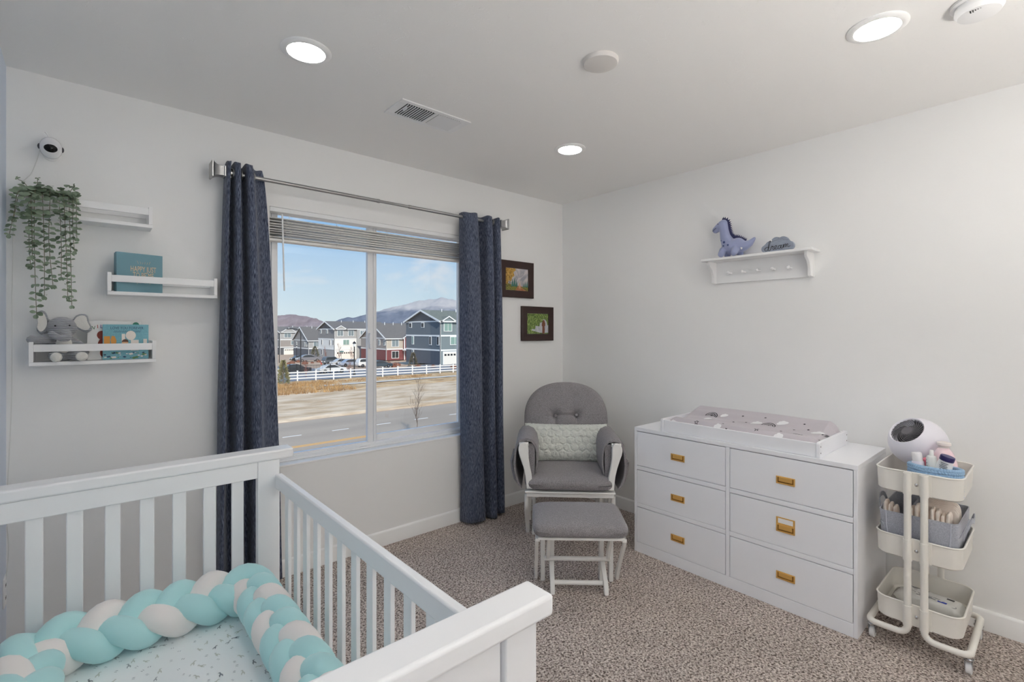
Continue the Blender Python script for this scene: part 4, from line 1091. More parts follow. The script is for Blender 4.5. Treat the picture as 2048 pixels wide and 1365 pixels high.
# keepsake box
kb = thing('keepsake_box', 'teal box lettered in gold leaning on the middle rail shelf', 'box', (.17,2.79,S2+.015))
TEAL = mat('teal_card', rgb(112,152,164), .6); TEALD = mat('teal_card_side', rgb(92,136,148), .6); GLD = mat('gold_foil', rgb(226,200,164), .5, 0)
BX0, BX1, BZ = .092, .266, S2+.0155
KC = Vector(((BX0+BX1)/2,2.792,0)); KM = Matrix.Translation(KC) @ Matrix.Rotation(math.radians(13),4,'Z') @ Matrix.Translation(-KC)
mb = MB(KM); mb.box(BX0,2.772,BZ,BX1,2.794,BZ+.176); mb.build('lid', TEAL, kb, bevel=.0015)
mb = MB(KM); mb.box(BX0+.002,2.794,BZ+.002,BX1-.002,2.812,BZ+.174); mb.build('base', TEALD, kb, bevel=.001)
cxb = (BX0+BX1)/2+.012
mb = MB(KM)
mb.text('HAPPY JUST', .0355, BK(cxb, 2.7712, BZ+.094), .52, .0003); mb.text('TO BE ME', .0355, BK(cxb, 2.7712, BZ+.066), .52, .0003)
mb.build('gold_lettering', GLD, kb, smooth=0)
mb = MB(KM)
for sgn, zc in ((1,BZ+.130),(-1,BZ+.052)):
    for dx, l in ((-.024,.013),(-.012,.010),(-.003,.007),(.006,.010),(.016,.009),(.026,.013)):
        mb.tube([(cxb+dx*.8,2.7712,zc),(cxb+dx,2.7712,zc+sgn*l)], .0006, 4)
mb.build('gold_rays', GLD, kb, smooth=0)

# books on the lowest shelf
BKZ = S3+.0155
def book(name, label, x0, x1, z1, y0, y1, cm, lean=.03):
    r = thing('picture_book', label, 'book', ((x0+x1)/2,(y0+y1)/2,BKZ), group='picture books on the lowest rail shelf')
    mb = MB(); mb.box(x0,y0,BKZ,x1,y0+.002,z1); mb.box(x0,y1-.002,BKZ,x1,y1,z1); mb.box(x0,y0+.002,BKZ,x0+.002,y1-.002,z1); mb.build('cover', cm, r, bevel=.0008)
    mb = MB(); mb.box(x0+.002,y0+.002,BKZ+.001,x1-.002,y1-.002,z1-.002); mb.build('pages', mat('book_pages', rgb(232,230,224,1.0), .8), r)
    return r
CWH = mat('book_cover_white', rgb(228,228,226,1.0), .35); CTE = mat('book_cover_teal', rgb(120,176,188,1.0), .4, var=(160, rgb(108,164,178,1.0)))
w_ = book('b', 'white picture book lettered in coloured capitals, half hidden behind the teal book', .002, .150, 1.402, 2.796, 2.806, CWH)
def colr(n, r, g, b): return mat(n, rgb(r,g,b,1.0), .5)
for chx, col, x, z, a in (('W', colr('ink_green',40,110,60), .020, 1.364, .12), ('I', colr('ink_red',180,60,50), .037, 1.370, .05), ('L', colr('ink_blue',70,80,160), .049, 1.371, -.05), ('L', colr('ink_red',180,60,50), .062, 1.370, -.1)):
    mb = MB(); mb.text(chx, .022, BK(x, 2.7955, z) @ Matrix.Rotation(a,4,'Z'), .95, .0002); mb.build('title_letter', col, w_, smooth=0)
mb = MB(); mb.ell((.050,2.7955,1.340), (.016,.0006,.019)); mb.ell((.056,2.7955,1.300), (.019,.0006,.026)); mb.ell((.058,2.7955,1.262), (.014,.0006,.02)); mb.build('cover_picture', colr('brown_red_print',140,58,44), w_)
t_ = book('b', 'white picture book lettered Twisters with a green badge, rearmost on the shelf', .050, .190, 1.401, 2.810, 2.824, CWH)
mb = MB(); mb.text('Twisters', .0165, BK(.098, 2.8095, 1.388), .85, .0002); mb.build('title_lettering', colr('ink_grey',120,112,104), t_, smooth=0)
mb = MB(); mb.prism([(.170+.012*cos(2*PI*k/20), 1.386+.012*sin(2*PI*k/20)) for k in range(20)], 2.8092, 2.8101, 'y'); mb.build('round_badge', colr('ink_dark_green',40,120,98), t_, smooth=0)
mb = MB(); mb.box(.054,2.8093,1.386,.068,2.8101,1.394); mb.build('corner_badge', colr('ink_dark_green',40,120,98), t_, smooth=0)
l_ = book('b', 'teal picture book lettered LOVE YOU FOREVER with rounded corners, front of the shelf', .053, .214, 1.387, 2.776, 2.788, CTE)
INKN = colr('ink_navy', 46, 74, 104)
mb = MB(); mb.text('LOVE YOU FOREVER', .0158, BK(.137, 2.7755, 1.366), .80, .0003); mb.build('title_lettering', INKN, l_, smooth=0)
mb = MB()
for k,(z,a,b) in enumerate(((1.3575,.092,.186),(1.352,.090,.182))):
    x = a
    while x < b: w = .003+.004*((int(x*9000)*7)%5)/5; mb.box(x,2.7754,z,x+w,2.776,z+.0017); x += w+.0018
mb.build('small_print', INKN, l_, smooth=0)
mb = MB(); mb.prism([(.150+.018*cos(2*PI*k/28), 1.338+.021*sin(2*PI*k/28)) for k in range(28)], 2.7750, 2.776, 'y'); mb.box(.118,2.7752,1.300,.130,2.776,1.345); mb.box(.150,2.7752,1.270,.178,2.776,1.318); mb.box(.195,2.7752,1.285,.208,2.776,1.322); mb.build('cover_picture_white', colr('print_cream',232,222,212), l_, smooth=0)
mb = MB(); mb.box(.057,2.7752,1.298,.078,2.776,1.335); mb.prism([(.082,1.30),(.098,1.30),(.100,1.315),(.094,1.335),(.084,1.337),(.080,1.32)], 2.7752, 2.776, 'y'); mb.build('cover_picture_orange', colr('print_orange',214,150,70), l_, smooth=0)
mb = MB(); mb.prism([(.130+.011*cos(2*PI*k/20), 1.306+.010*sin(2*PI*k/20)) for k in range(20)], 2.7748, 2.776, 'y'); mb.build('cover_picture_face', colr('print_skin',226,180,140), l_, smooth=0)
mb = MB(); mb.prism([(.130+.012*cos(PI*k/12), 1.309+.012*sin(PI*k/12)) for k in range(13)], 2.7744, 2.776, 'y'); mb.build('cover_picture_hair', colr('print_hair',90,60,44), l_, smooth=0)
mb = MB(); rs = random.Random(5)
for k in range(26):
    x = rs.uniform(.06,.205); z = rs.uniform(1.236,1.262); s_ = rs.uniform(.002,.006); a = rs.uniform(0,3); mb.prism([(x+s_*1.8*cos(a+q),z+s_*sin(a+q)) for q in (0,1.5,3.1,4.5)], 2.7753,2.776,'y'); mb.mi = k%3
mb.build('cover_picture_scatter', [colr('print_cream',232,222,212), colr('print_green',100,140,90), colr('ink_navy',46,74,104)], l_, smooth=0)

# elephant plush
ep = thing('elephant_plush', 'grey corduroy stuffed elephant with white ears and feet on the lowest rail shelf', 'plush toy', (-.075,2.785,BKZ))
EG = mat('elephant_grey_corduroy', rgb(162,165,170), .95, sheen=.4); 
def _cord(m, sc):
    nt = m.node_tree; N = nt.nodes; L = nt.links; tc = N.new('ShaderNodeTexCoord'); w = N.new('ShaderNodeTexWave'); w.inputs['Scale'].default_value = sc; w.inputs['Distortion'].default_value = 3; w.bands_direction = 'Z'
    bp = N.new('ShaderNodeBump'); bp.inputs['Strength'].default_value = .8; bp.inputs['Distance'].default_value = .004
    L.new(tc.outputs['Object'], w.inputs['Vector']); L.new(w.outputs['Fac'], bp.inputs['Height']); L.new(bp.outputs['Normal'], N['Principled BSDF'].inputs['Normal'])
_cord(EG, 42)
EWH = mat('elephant_white_plush', rgb(222,220,214,1.0), .95, sheen=.5, bump=(200,.4,.003))
mb = MB(); e = lambda x,y,z: (-.075+x, 2.79+y, BKZ+z)
mb.ell(e(.002,.01,.055),(.048,.036,.06)); mb.ell(e(-.002,-.008,.142),(.050,.042,.044)); mb.ell(e(-.002,-.018,.120),(.034,.034,.032))
chain(mb, [(e(.01,-.045,.112),.019),(e(.014,-.062,.098),.015),(e(-.002,-.074,.096),.013),(e(-.022,-.080,.106),.012),(e(-.032,-.080,.116),.012)])
chain(mb, [(e(-.035,-.008,.085),.016),(e(-.075,-.030,.090),.017),(e(-.092,-.034,.092),.017)]); chain(mb, [(e(.038,-.0,.08),.015),(e(.062,-.01,.06),.014),(e(.072,-.02,.035),.013)])
chain(mb, [(e(-.025,-.01,.024),.022),(e(-.022,-.05,.022),.019),(e(-.018,-.066,.022),.017)]); chain(mb, [(e(.03,-.01,.024),.022),(e(.052,-.045,.022),.019),(e(.058,-.066,.022),.017)])
chain(mb, [(e(-.048,.005,.165),.012),(e(-.056,.0,.125),.012)])
mb.build('body', EG, ep, remesh=.0035)
mb = MB(); mb.ell(e(-.018,-.080,.019),(.019,.012,.020)); mb.ell(e(.060,-.080,.020),(.020,.012,.019)); mb.build('foot_pad', EWH, ep)
mb = MB(); mb.ell(e(.004,-.022,.070),(.026,.014,.036)); mb.build('belly', EWH, ep)
for sx in (-1,1):
    out = [(.0,0),(.014,.022),(.034,.030),(.050,.022),(.056,-.006),(.066,-.034),(.050,-.050),(.026,-.040),(.008,-.022)] if sx>0 else [(.0,.0),(.010,.034),(.026,.040),(.036,.022),(.034,-.010),(.036,-.040),(.022,-.058),(.006,-.040),(.0,-.02)]
    O = bez([(x,0,z) for x,z in out+[out[0]]], 5)[:-1]
    c = Vector((.028,0,-.004))
    def earl(k, y): return [Vector(e(.028 if sx>0 else -.042, -.008, .170)) + Vector((sx*(c.x+(p.x-c.x)*k), y-.25*abs(p.x)*0.4, c.z+(p.z-c.z)*k)) for p in O]
    mb = MB(); mb.loft([earl(.9,.006),earl(1.0,.002),earl(1.0,-.004),earl(.86,-.009)]); mb.build('ear', EG, ep, smooth=60)
    mb = MB(); mb.loft([earl(.80,-.008),earl(.78,-.0115),earl(.5,-.012)]); mb.build('ear_lining', EWH, ep, smooth=60)
mb = MB(); mb.ell(e(-.022,-.047,.148),(.0032,.003,.0032),10,8); mb.ell(e(.022,-.046,.150),(.0032,.003,.0032),10,8); mb.build('eye', BLACK, ep)

# trailing eucalyptus in a white planter
pt = thing('trailing_plant', 'trailing eucalyptus with round grey-green leaves in a white planter on the top rail shelf', 'plant', (-.11,2.79,S1+.015))
mb = MB(); mb.loft([[( -.113+x,2.797+y,z) for x,y in rrect(w,d,.008,3)] for w,d,z in ((.105,.070,S1+.0155),(.118,.080,S1+.104),(.112,.074,S1+.104),(.106,.068,S1+.085))]); mb.build('planter', WHITE, pt, smooth=40)
LF = mat('eucalyptus_leaf', rgb(116,134,112), .6, var=(22, rgb(148,164,142))); LF2 = mat('eucalyptus_leaf_dark', rgb(88,106,84), .6, var=(18, rgb(122,138,116))); ST = mat('eucalyptus_stem', rgb(112,110,88,1.0), .7)
rs = random.Random(11)
stems = MB(); leaves = MB()
def leaf(c, d, nrm, ln, wd):
    d = Vector(d).normalized(); nrm = Vector(nrm); s_ = d.cross(nrm).normalized(); n2 = s_.cross(d).normalized()
    pts = []
    for t, w in ((0,.0),(.15,.42),(.38,.85),(.62,1.0),(.84,.72),(1,.12)):
        pts.append((t, w))
    vs = []; c = Vector(c)
    for t, w in pts:
        base = c + d*(ln*t) - n2*(ln*.16*t*t)
        vs += [base - s_*wd*w*.5 + n2*wd*.10*w, base, base + s_*wd*w*.5 + n2*wd*.10*w]
    vs = [Vector((max(v.x, XL+.002), min(v.y, YB-.002), v.z)) for v in vs]
    fs = []
    for i in range(len(pts)-1):
        a = i*3; fs += [(a,a+1,a+4,a+3),(a+1,a+2,a+5,a+4)]
    leaves.mi = rs.choice((0,0,1)); leaves.add(vs, fs)
def sprig(p0, p1, p2, sz):
    pts = bez([p0, p1, ((p1[0]+p2[0])/2+rs.uniform(-.008,.008), (p1[1]+p2[1])/2+rs.uniform(-.006,.006), (p1[2]+p2[2])/2), p2], 16)
    stems.tube(pts, .0011, 5)
    L_ = 0
    for i in range(1,len(pts)):
        L_ += (pts[i]-pts[i-1]).length
        if L_ > .0185:
            L_ = 0; d = (pts[i]-pts[i-1]).normalized(); a = rs.uniform(-.7,.7) + (PI/2 if rs.random()<.3 else 0)
            side = Vector((cos(a), -.25+.8*sin(a), 0)); side = (side - d*side.dot(d)).normalized()
            tt = 1-.35*i/len(pts)
            for sg in (-1,1):
                dd = side*sg + Vector((rs.uniform(-.2,.2),-.3+rs.uniform(-.3,.3),rs.uniform(-.75,.45))); s2 = sz*tt*rs.uniform(.75,1.15)
                leaf(pts[i], dd, Vector((rs.uniform(-.4,.4), -.75+rs.uniform(-.2,.3), .55)), s2, s2*.80)
    for q in range(3): leaf(pts[-1], Vector((rs.uniform(-.5,.5),-.2,-1)), (0,-1,.2), sz*.6, sz*.4)
zt_ = 1.925
for x0_, xm_, x1_, z1_, sz in ((-.19,-.205,-.226,1.735,.024),(-.175,-.20,-.215,1.80,.022),(-.165,-.172,-.168,1.62,.025),(-.15,-.156,-.150,1.425,.026),(-.138,-.134,-.128,1.50,.025),(-.115,-.112,-.103,1.545,.024),(-.09,-.085,-.078,1.58,.023),(-.075,-.07,-.058,1.50,.022),(-.06,-.055,-.046,1.465,.022),(-.05,-.042,-.038,1.69,.023),(-.045,-.032,-.030,1.745,.022),(-.155,-.165,-.162,1.66,.024)):
    yy = rs.uniform(2.700,2.722)
    sprig((x0_, 2.77, zt_+.012), (xm_, yy+.005, zt_-.03), (x1_, yy, z1_), sz*1.2)
for k in range(150):
    x = rs.uniform(-.185,-.045); y = rs.uniform(2.725,2.825); top = .026 if -.16<x<-.1 else .014
    if x > -.07: top = .03
    c = (x, y, zt_+rs.uniform(-.022,top)); a = rs.uniform(0,2*PI); leaf(c, (cos(a), sin(a)*.6-.3, rs.uniform(-.3,.5)), (rs.uniform(-.3,.3),-.6,.8), rs.uniform(.020,.030), rs.uniform(.018,.026))
for x0_,x1_,zz in ((-.17,-.208,1.975),(-.15,-.150,1.98),(-.055,-.04,1.975)): 
    pts_ = ((x0_,2.77,zt_),((x0_+x1_)/2,2.76,zt_+.03),(x1_,2.755,zz)); sprig(*pts_, .015)
stems.build('stems', ST, pt); leaves.build('leaves', [LF,LF2], pt, smooth=180)

# wall camera
wc = thing('baby_camera', 'white round baby monitor camera with black face mounted high on the wall', 'camera', (-.112,2.80,2.12))
cc = Vector((-.112,2.795,2.122)); fdir = Vector((.02,-.93,-.28)).normalized(); q = (fdir.to_track_quat('Z','Y').to_matrix()).to_4x4(); CMt = Matrix.Translation(cc) @ q
mb = MB(); mb.M = CMt; mb.ell((0,0,0),(.036,.044,.040),28,18); mb.build('housing', mat('camera_white_gloss', rgb(230,230,232,1.0), .2, coat=.3), wc, smooth=180)
mb = MB(); mb.M = CMt; mb.ell((0,0,.023),(.0235,.0215,.0215),24,14); mb.build('lens_face', mat('camera_black_gloss', rgb(8,8,10), .12), wc, smooth=180)
for sx in (-1,1):
    mb = MB(); mb.M = CMt; mb.ell((sx*.034,0,0),(.007,.012,.012),16,10); mb.build('side_cap', DARKGREY, wc)
mb = MB(); mb.lathe([(.030,0),(.030,.006),(.02,.012),(.014,.03)], M=Matrix.Translation((-.112,YB-.0005,2.112)) @ Matrix.Rotation(PI/2,4,'X'), n=24); mb.build('wall_mount', WHITE, wc)
mb = MB(); mb.tube(bez([(-.117,2.80,2.158),(-.122,2.80,2.176),(-.130,2.795,2.186)],5), .0028, 8); mb.build('antenna', WHITE, wc)

# framed pictures
FR = mat('frame_espresso_wood', rgb(52,34,30,1.0), .4, bump=(40,.2,.002), stretch=(1,1,6))
def pic(name, label, x0, x1, z0, z1, fw, paint):
    r = thing('framed_picture', label, 'picture', ((x0+x1)/2, YB-.01, z0), group=None)
    y0, y1 = YB-.024, YB-.0005
    mb = MB()
    outer = [(x0,z0),(x1,z0),(x1,z1),(x0,z1)]; inner = [(x0+fw,z0+fw),(x1-fw,z0+fw),(x1-fw,z1-fw),(x0+fw,z1-fw)]
    def lp(P, y): return [(a,y,b) for a,b in P]
    ins = [(a+(.006 if a<(x0+x1)/2 else -.006), b+(.006 if b<(z0+z1)/2 else -.006)) for a,b in outer]
    mb.loft([lp(outer,y1),lp(outer,y0+.003),lp(ins,y0),lp(inner,y0+.004),lp(inner,y1-.008)], cap1=False, cap0=True)
    mb.build('frame', FR, r, smooth=20, bevel=.0008)
    mb = MB(); mb.box(x0+fw,y1-.012,z0+fw,x1-fw,y1-.009,z1-fw); mb.build('canvas', paint, r, smooth=0)
    return r
def paintmat(name, stops, sc, stretch, dist=2.0):
    m = bpy.data.materials.new(name); m.use_nodes = True; nt = m.node_tree; N = nt.nodes; L = nt.links; b = N['Principled BSDF']; b.inputs['Roughness'].default_value = .6
    tc = N.new('ShaderNodeTexCoord'); mp = N.new('ShaderNodeMapping'); mp.inputs['Scale'].default_value = stretch
    n = N.new('ShaderNodeTexNoise'); n.inputs['Scale'].default_value = sc; n.inputs['Detail'].default_value = 5; n.inputs['Distortion'].default_value = dist
    r = N.new('ShaderNodeValToRGB'); e = r.color_ramp.elements; e[0].position = stops[0][0]; e[0].color = stops[0][1]; e[1].position = stops[-1][0]; e[1].color = stops[-1][1]
    for p, c in stops[1:-1]: q = e.new(p); q.color = c
    L.new(tc.outputs['Object'], mp.inputs[0]); L.new(mp.outputs[0], n.inputs['Vector']); L.new(n.outputs['Fac'], r.inputs['Fac']); L.new(r.outputs['Color'], b.inputs['Base Color']); return m
C = lambda *a: rgb(*a, 1.0)
SKYP = paintmat('painted_mist', [(.35,C(150,150,160)),(.5,C(196,190,192)),(.65,C(216,208,206))], 9, (1,1,1))
p1 = pic('p', 'dark framed forest painting with an autumn tree and small deer, partly behind the right curtain', 2.362, 2.713, 1.618, 1.903, .056, SKYP)
def blob(root, name, m, cx_, cz_, w, h_, y, seed, n=16, rough=.18):
    rr = random.Random(seed); P = [(cx_+w*cos(2*PI*k/n)*(1+rr.uniform(-rough,rough)), cz_+h_*sin(2*PI*k/n)*(1+rr.uniform(-rough,rough))) for k in range(n)]
    mb = MB(); mb.add([(p,y,q) for p,q in P], [tuple(range(n))]); return mb.build(name, m, root, smooth=0)
def clipP(P, x0, x1, z0, z1): return [(min(max(a,x0),x1), min(max(b,z0),z1)) for a,b in P]
def patch(root, name, m, P, y, win_):
    mb = MB(); P = clipP(P, *win_); mb.add([(a,y,b) for a,b in P], [tuple(range(len(P)))]); return mb.build(name, m, root, smooth=0)
W1 = (2.419,2.656,1.675,1.846); yp = YB-.0135
AUT = paintmat('painted_autumn', [(.35,C(110,82,34)),(.5,C(182,138,52)),(.65,C(214,178,100))], 60, (1,1,1))
PIN = paintmat('painted_pines', [(.35,C(38,84,78)),(.6,C(70,128,116))], 60, (3,1,.6)); GRS = paintmat('painted_grass', [(.35,C(60,72,30)),(.5,C(110,116,50)),(.65,C(170,150,70))], 70, (1,1,2)); PTH = paintmat('painted_path', [(.4,C(150,88,50)),(.6,C(190,130,84))], 50, (1,1,3))
rr = random.Random(2)
patch(p1, 'painted_path', PTH, [(2.43,1.675),(2.656,1.675),(2.62,1.70),(2.57,1.712),(2.545,1.712),(2.50,1.70)], yp, W1)
patch(p1, 'painted_grass_patch', GRS, [(2.419,1.675),(2.52,1.675),(2.545,1.712),(2.49,1.715),(2.419,1.735)], yp-.0002, W1)
patch(p1, 'painted_grass_patch', GRS, [(2.63,1.68),(2.656,1.675),(2.656,1.71),(2.60,1.71),(2.58,1.70)], yp-.0002, W1)
def pines(xs, zb):
    for x, h_, w in xs:
        P = [(x-w,zb)]
        for k in range(6): P += [(x-w*(1-k/6)*.6, zb+h_*(k+.6)/6.6),(x-w*(1-(k+1)/6.5), zb+h_*(k+.5)/6.6)]
        P += [(x,zb+h_)]
        Q_ = [(2*x-a,b) for a,b in P[::-1]][1:]
        patch(p1, 'painted_pine', PIN, P+Q_, yp-.0004, W1)
pines([(2.49,.062,.016),(2.512,.078,.017),(2.533,.060,.014),(2.625,.055,.012),(2.645,.062,.013),(2.607,.035,.009)], 1.705)
patch(p1, 'painted_autumn_tree', AUT, [(2.419,1.72),(2.44,1.715),(2.452,1.75),(2.475,1.742),(2.490,1.775),(2.512,1.79),(2.50,1.815),(2.525,1.832),(2.518,1.846),(2.419,1.846)], yp-.0006, W1)
for x in (2.430,2.462): patch(p1, 'painted_trunk', colr('painted_trunk_brown',90,62,36), [(x,1.70),(x+.005,1.70),(x+.004,1.82),(x+.001,1.82)], yp-.0008, W1)
DEER = colr('painted_deer',206,170,140); DX_ = 2.565
patch(p1, 'painted_deer', DEER, [(DX_-.009,1.690),(DX_-.004,1.690),(DX_-.002,1.712),(DX_+.004,1.690),(DX_+.009,1.690),(DX_+.009,1.718),(DX_+.005,1.728),(DX_+.005,1.736),(DX_-.003,1.736),(DX_-.005,1.728),(DX_-.009,1.716)], yp-.0008, W1)
mb = MB(); mb.tube(bez([(DX_-.012,yp-.0009,1.748),(DX_-.008,yp-.0009,1.738),(DX_,yp-.0009,1.735),(DX_+.008,yp-.0009,1.738),(DX_+.012,yp-.0009,1.748)],3), .0009, 4); mb.build('painted_antlers', DEER, p1)
FOL = paintmat('painted_willow', [(.32,C(28,48,24)),(.45,C(72,98,44)),(.56,C(134,158,76)),(.68,C(186,200,128))], 34, (2.6,1,.8), 3.0)
p2 = pic('p', 'dark framed painting of green willow leaves and a brown figure, lower of the two', 2.587, 2.942, 1.277, 1.555, .056, paintmat('painted_pale_grey', [(.4,C(178,180,188)),(.6,C(204,204,208))], 8, (1,1,1)))
W2 = (2.644,2.885,1.334,1.498); yq = YB-.0135
patch(p2, 'painted_foliage', FOL, [(2.644,1.334),(2.662,1.334),(2.67,1.36),(2.69,1.35),(2.70,1.375),(2.735,1.37),(2.74,1.40),(2.785,1.395),(2.79,1.425),(2.82,1.43),(2.825,1.455),(2.852,1.45),(2.868,1.43),(2.876,1.40),(2.885,1.41),(2.885,1.498),(2.644,1.498)], yq, W2)
patch(p2, 'painted_foliage', FOL, [(2.644,1.334),(2.885,1.334),(2.885,1.343),(2.83,1.341),(2.78,1.344),(2.74,1.353),(2.69,1.362),(2.66,1.368),(2.644,1.37)], yq-.0001, W2)
patch(p2, 'painted_figure', colr('painted_brown',122,74,54), [(2.816,1.336),(2.842,1.336),(2.846,1.37),(2.842,1.395),(2.850,1.40),(2.852,1.418),(2.844,1.436),(2.836,1.448),(2.828,1.448),(2.820,1.436),(2.811,1.418),(2.810,1.40),(2.817,1.395)], yq-.0003, W2)
# ================================================================== outside the window
GZ = -5.6
def zg(x, y):
    de = x*.6587+y*.7524; la = x*.7524-y*.6587
    u = la/max(de,1); t = min(1, max(0, (-.15-u)/.07))
    return GZ - max(0, min(de,205)-75)*.0215*t
def strip(name, x0, x1, y0, y1, sx, sy, m, dz, label, cat, kind='structure', nz=0.0):
    nx = max(2, int((x1-x0)/sx)+1); ny = max(2, int((y1-y0)/sy)+1); mb = MB()
    mb.grid(nx, ny, lambda u,v: (x0+u*(x1-x0), y0+v*(y1-y0), zg(x0+u*(x1-x0), y0+v*(y1-y0))+dz-(.6 if (kind and nz and (u in (0,1) or v in (0,1))) else 0)+nz*noise.noise(Vector(((x0+u*(x1-x0))*.4,(y0+v*(y1-y0))*.6,0)))))
    return tag(mb.build(name, m, smooth=180), label, cat, kind=kind)
DIRT = detail(mat('dry_dirt', rgb(226,204,176), .95, bump=(1.6,.8,.25), var=(.5, rgb(190,162,128)), stretch=(.7,1.2,1)), 9)
GRASS = detail(mat('dry_grass_ground', rgb(186,150,108), .95, bump=(6,.8,.2), var=(1.0, rgb(218,190,150))), 8)
GRAV = mat('landscape_gravel', rgb(204,176,148,1.0), .95, bump=(4,.6,.1), var=(.8, rgb(176,150,128,1.0)))
ASPH = mat('road_asphalt', rgb(166,152,136), .95, var=(.22, rgb(178,163,146)), stretch=(.3,2,1))
ASPH2 = mat('parking_asphalt', rgb(124,126,132,1.0), .8, var=(.3, rgb(136,138,142,1.0)))
CONC = mat('concrete_walk', rgb(206,200,190,1.0), .9)
strip('ground', -260, 260, 4, 420, 4, 4, GRAV, 0, 'gravelly landscaped ground between the far houses', 'ground')
mb = MB(); mb.add([(-4000,4,-8.9),(5000,4,-8.9),(5000,6000,-8.9),(-4000,6000,-8.9)],[(0,1,2,3)])
tag(mb.build('valley_floor', GRAV, smooth=0), 'flat valley floor reaching to the distant mountains', 'ground', kind='structure')
strip('road', -200, 200, 20, 38.6, 6, 6, ASPH, .04, 'two-way grey asphalt road below the window', 'road')
strip('dirt_lot', -120, 160, 38.2, 57, 1.5, 1.0, DIRT, .10, 'bare tan dirt lot between the road and the white fence', 'ground', nz=.06)
strip('grass_verge', -90, 130, 54.2, 69.5, 1.5, 1.0, GRASS, .14, 'strip of dry golden grass along the white fence', 'ground', nz=.12)
strip('sidewalk', 22, 110, 59.6, 60.9, 3, .7, CONC, .22, 'pale concrete sidewalk in front of the white fence', 'sidewalk')
mb = MB(); mb.grid(30, 14, lambda u,v: ((lambda x,y:(x,y,zg(x,y)+.06))(4+u*62, 69.5+v*(20 if u>.45 else 42))))
tag(mb.build('parking_lot', ASPH2, smooth=180), 'dark asphalt parking area behind the white fence', 'parking', kind='structure')
YEL = mat('road_paint_yellow', rgb(232,178,96,1.0), .7); RWH = mat('road_paint_white', rgb(232,230,226,1.0), .7)
mb = MB(); mb.box(-200,30.02,GZ+.045,200,30.14,GZ+.055); mb.box(-200,30.30,GZ+.045,200,30.42,GZ+.055)
tag(mb.build('center_line', YEL, smooth=0), 'double yellow centre line painted on the road', 'road marking', kind='structure')
for i in range(12):
    x = -.2+i*3.22+1.65*2; mb = MB(); mb.box(x, 33.36, GZ+.045, x+1.18, 33.50, GZ+.055)
    tag(mb.build('lane_dash', RWH, smooth=0), 'short white lane dash painted on the road', 'road marking', 'white lane dashes on the road')
# tufts of dry grass
mb = MB(); rs = random.Random(4); TUFT = mat('dry_tuft', rgb(198,162,112,1.0), .95, var=(.7, rgb(150,118,82,1.0)))
for k in range(2600):
    x = rs.uniform(9, 40); y = rs.uniform(54.5, 65) if x < 24 else rs.uniform(63,66)
    if x > 24 and rs.random()<.5: continue
    if rs.random() < .35: x = rs.uniform(9,24)
    if (x-18.9)**2+(y-66.0)**2 < 1.8: continue
    z = zg(x,y)+.1
    for b_ in range(4):
        a = rs.uniform(0,6.28); h_ = rs.uniform(.12,.5) if x<24 else rs.uniform(.06,.2); w = .05; dx = rs.uniform(-.15,.15); dy = rs.uniform(-.15,.15)
        mb.add([(x+w*cos(a)+dx,y+w*sin(a)+dy,z),(x-w*cos(a)+dx,y-w*sin(a)+dy,z),(x+dx*2,y+dy*2,z+h_)], [(0,1,2)])
tag(mb.build('dry_grass_tufts', TUFT, smooth=0), 'dry golden grass tufts growing before the white fence', 'grass', kind='stuff')

# white rail fence
FW = mat('fence_white_vinyl', rgb(236,236,234,1.0), .5)
fe = thing('rail_fence', 'white three-rail vinyl fence running in front of the parked cars', 'fence', (32,66.5,GZ))
fpts = []
for k in range(26):
    x = 9.6+2.36*k; y = 69.6-.102*(x-9.6)*1.0; fpts.append((x, y, zg(x,y)+.12))
for x,y,z in fpts:
    mb = MB(); mb.box(x-.075,y-.075,z-.1,x+.075,y+.075,z+1.42); mb.box(x-.095,y-.095,z+1.42,x+.095,y+.095,z+1.47); mb.build('post', FW, fe, smooth=0)
for h_ in (.40,.80,1.20):
    mb = MB()
    for (a,b,c),(d,e_,f_) in zip(fpts[:-1], fpts[1:]): mb.loft([[(a,b-.025,c+h_-.07),(a,b+.025,c+h_-.07),(a,b+.025,c+h_+.07),(a,b-.025,c+h_+.07)],[(d,e_-.025,f_+h_-.07),(d,e_+.025,f_+h_-.07),(d,e_+.025,f_+h_+.07),(d,e_-.025,f_+h_+.07)]])
    mb.build('rail', FW, fe, smooth=0)

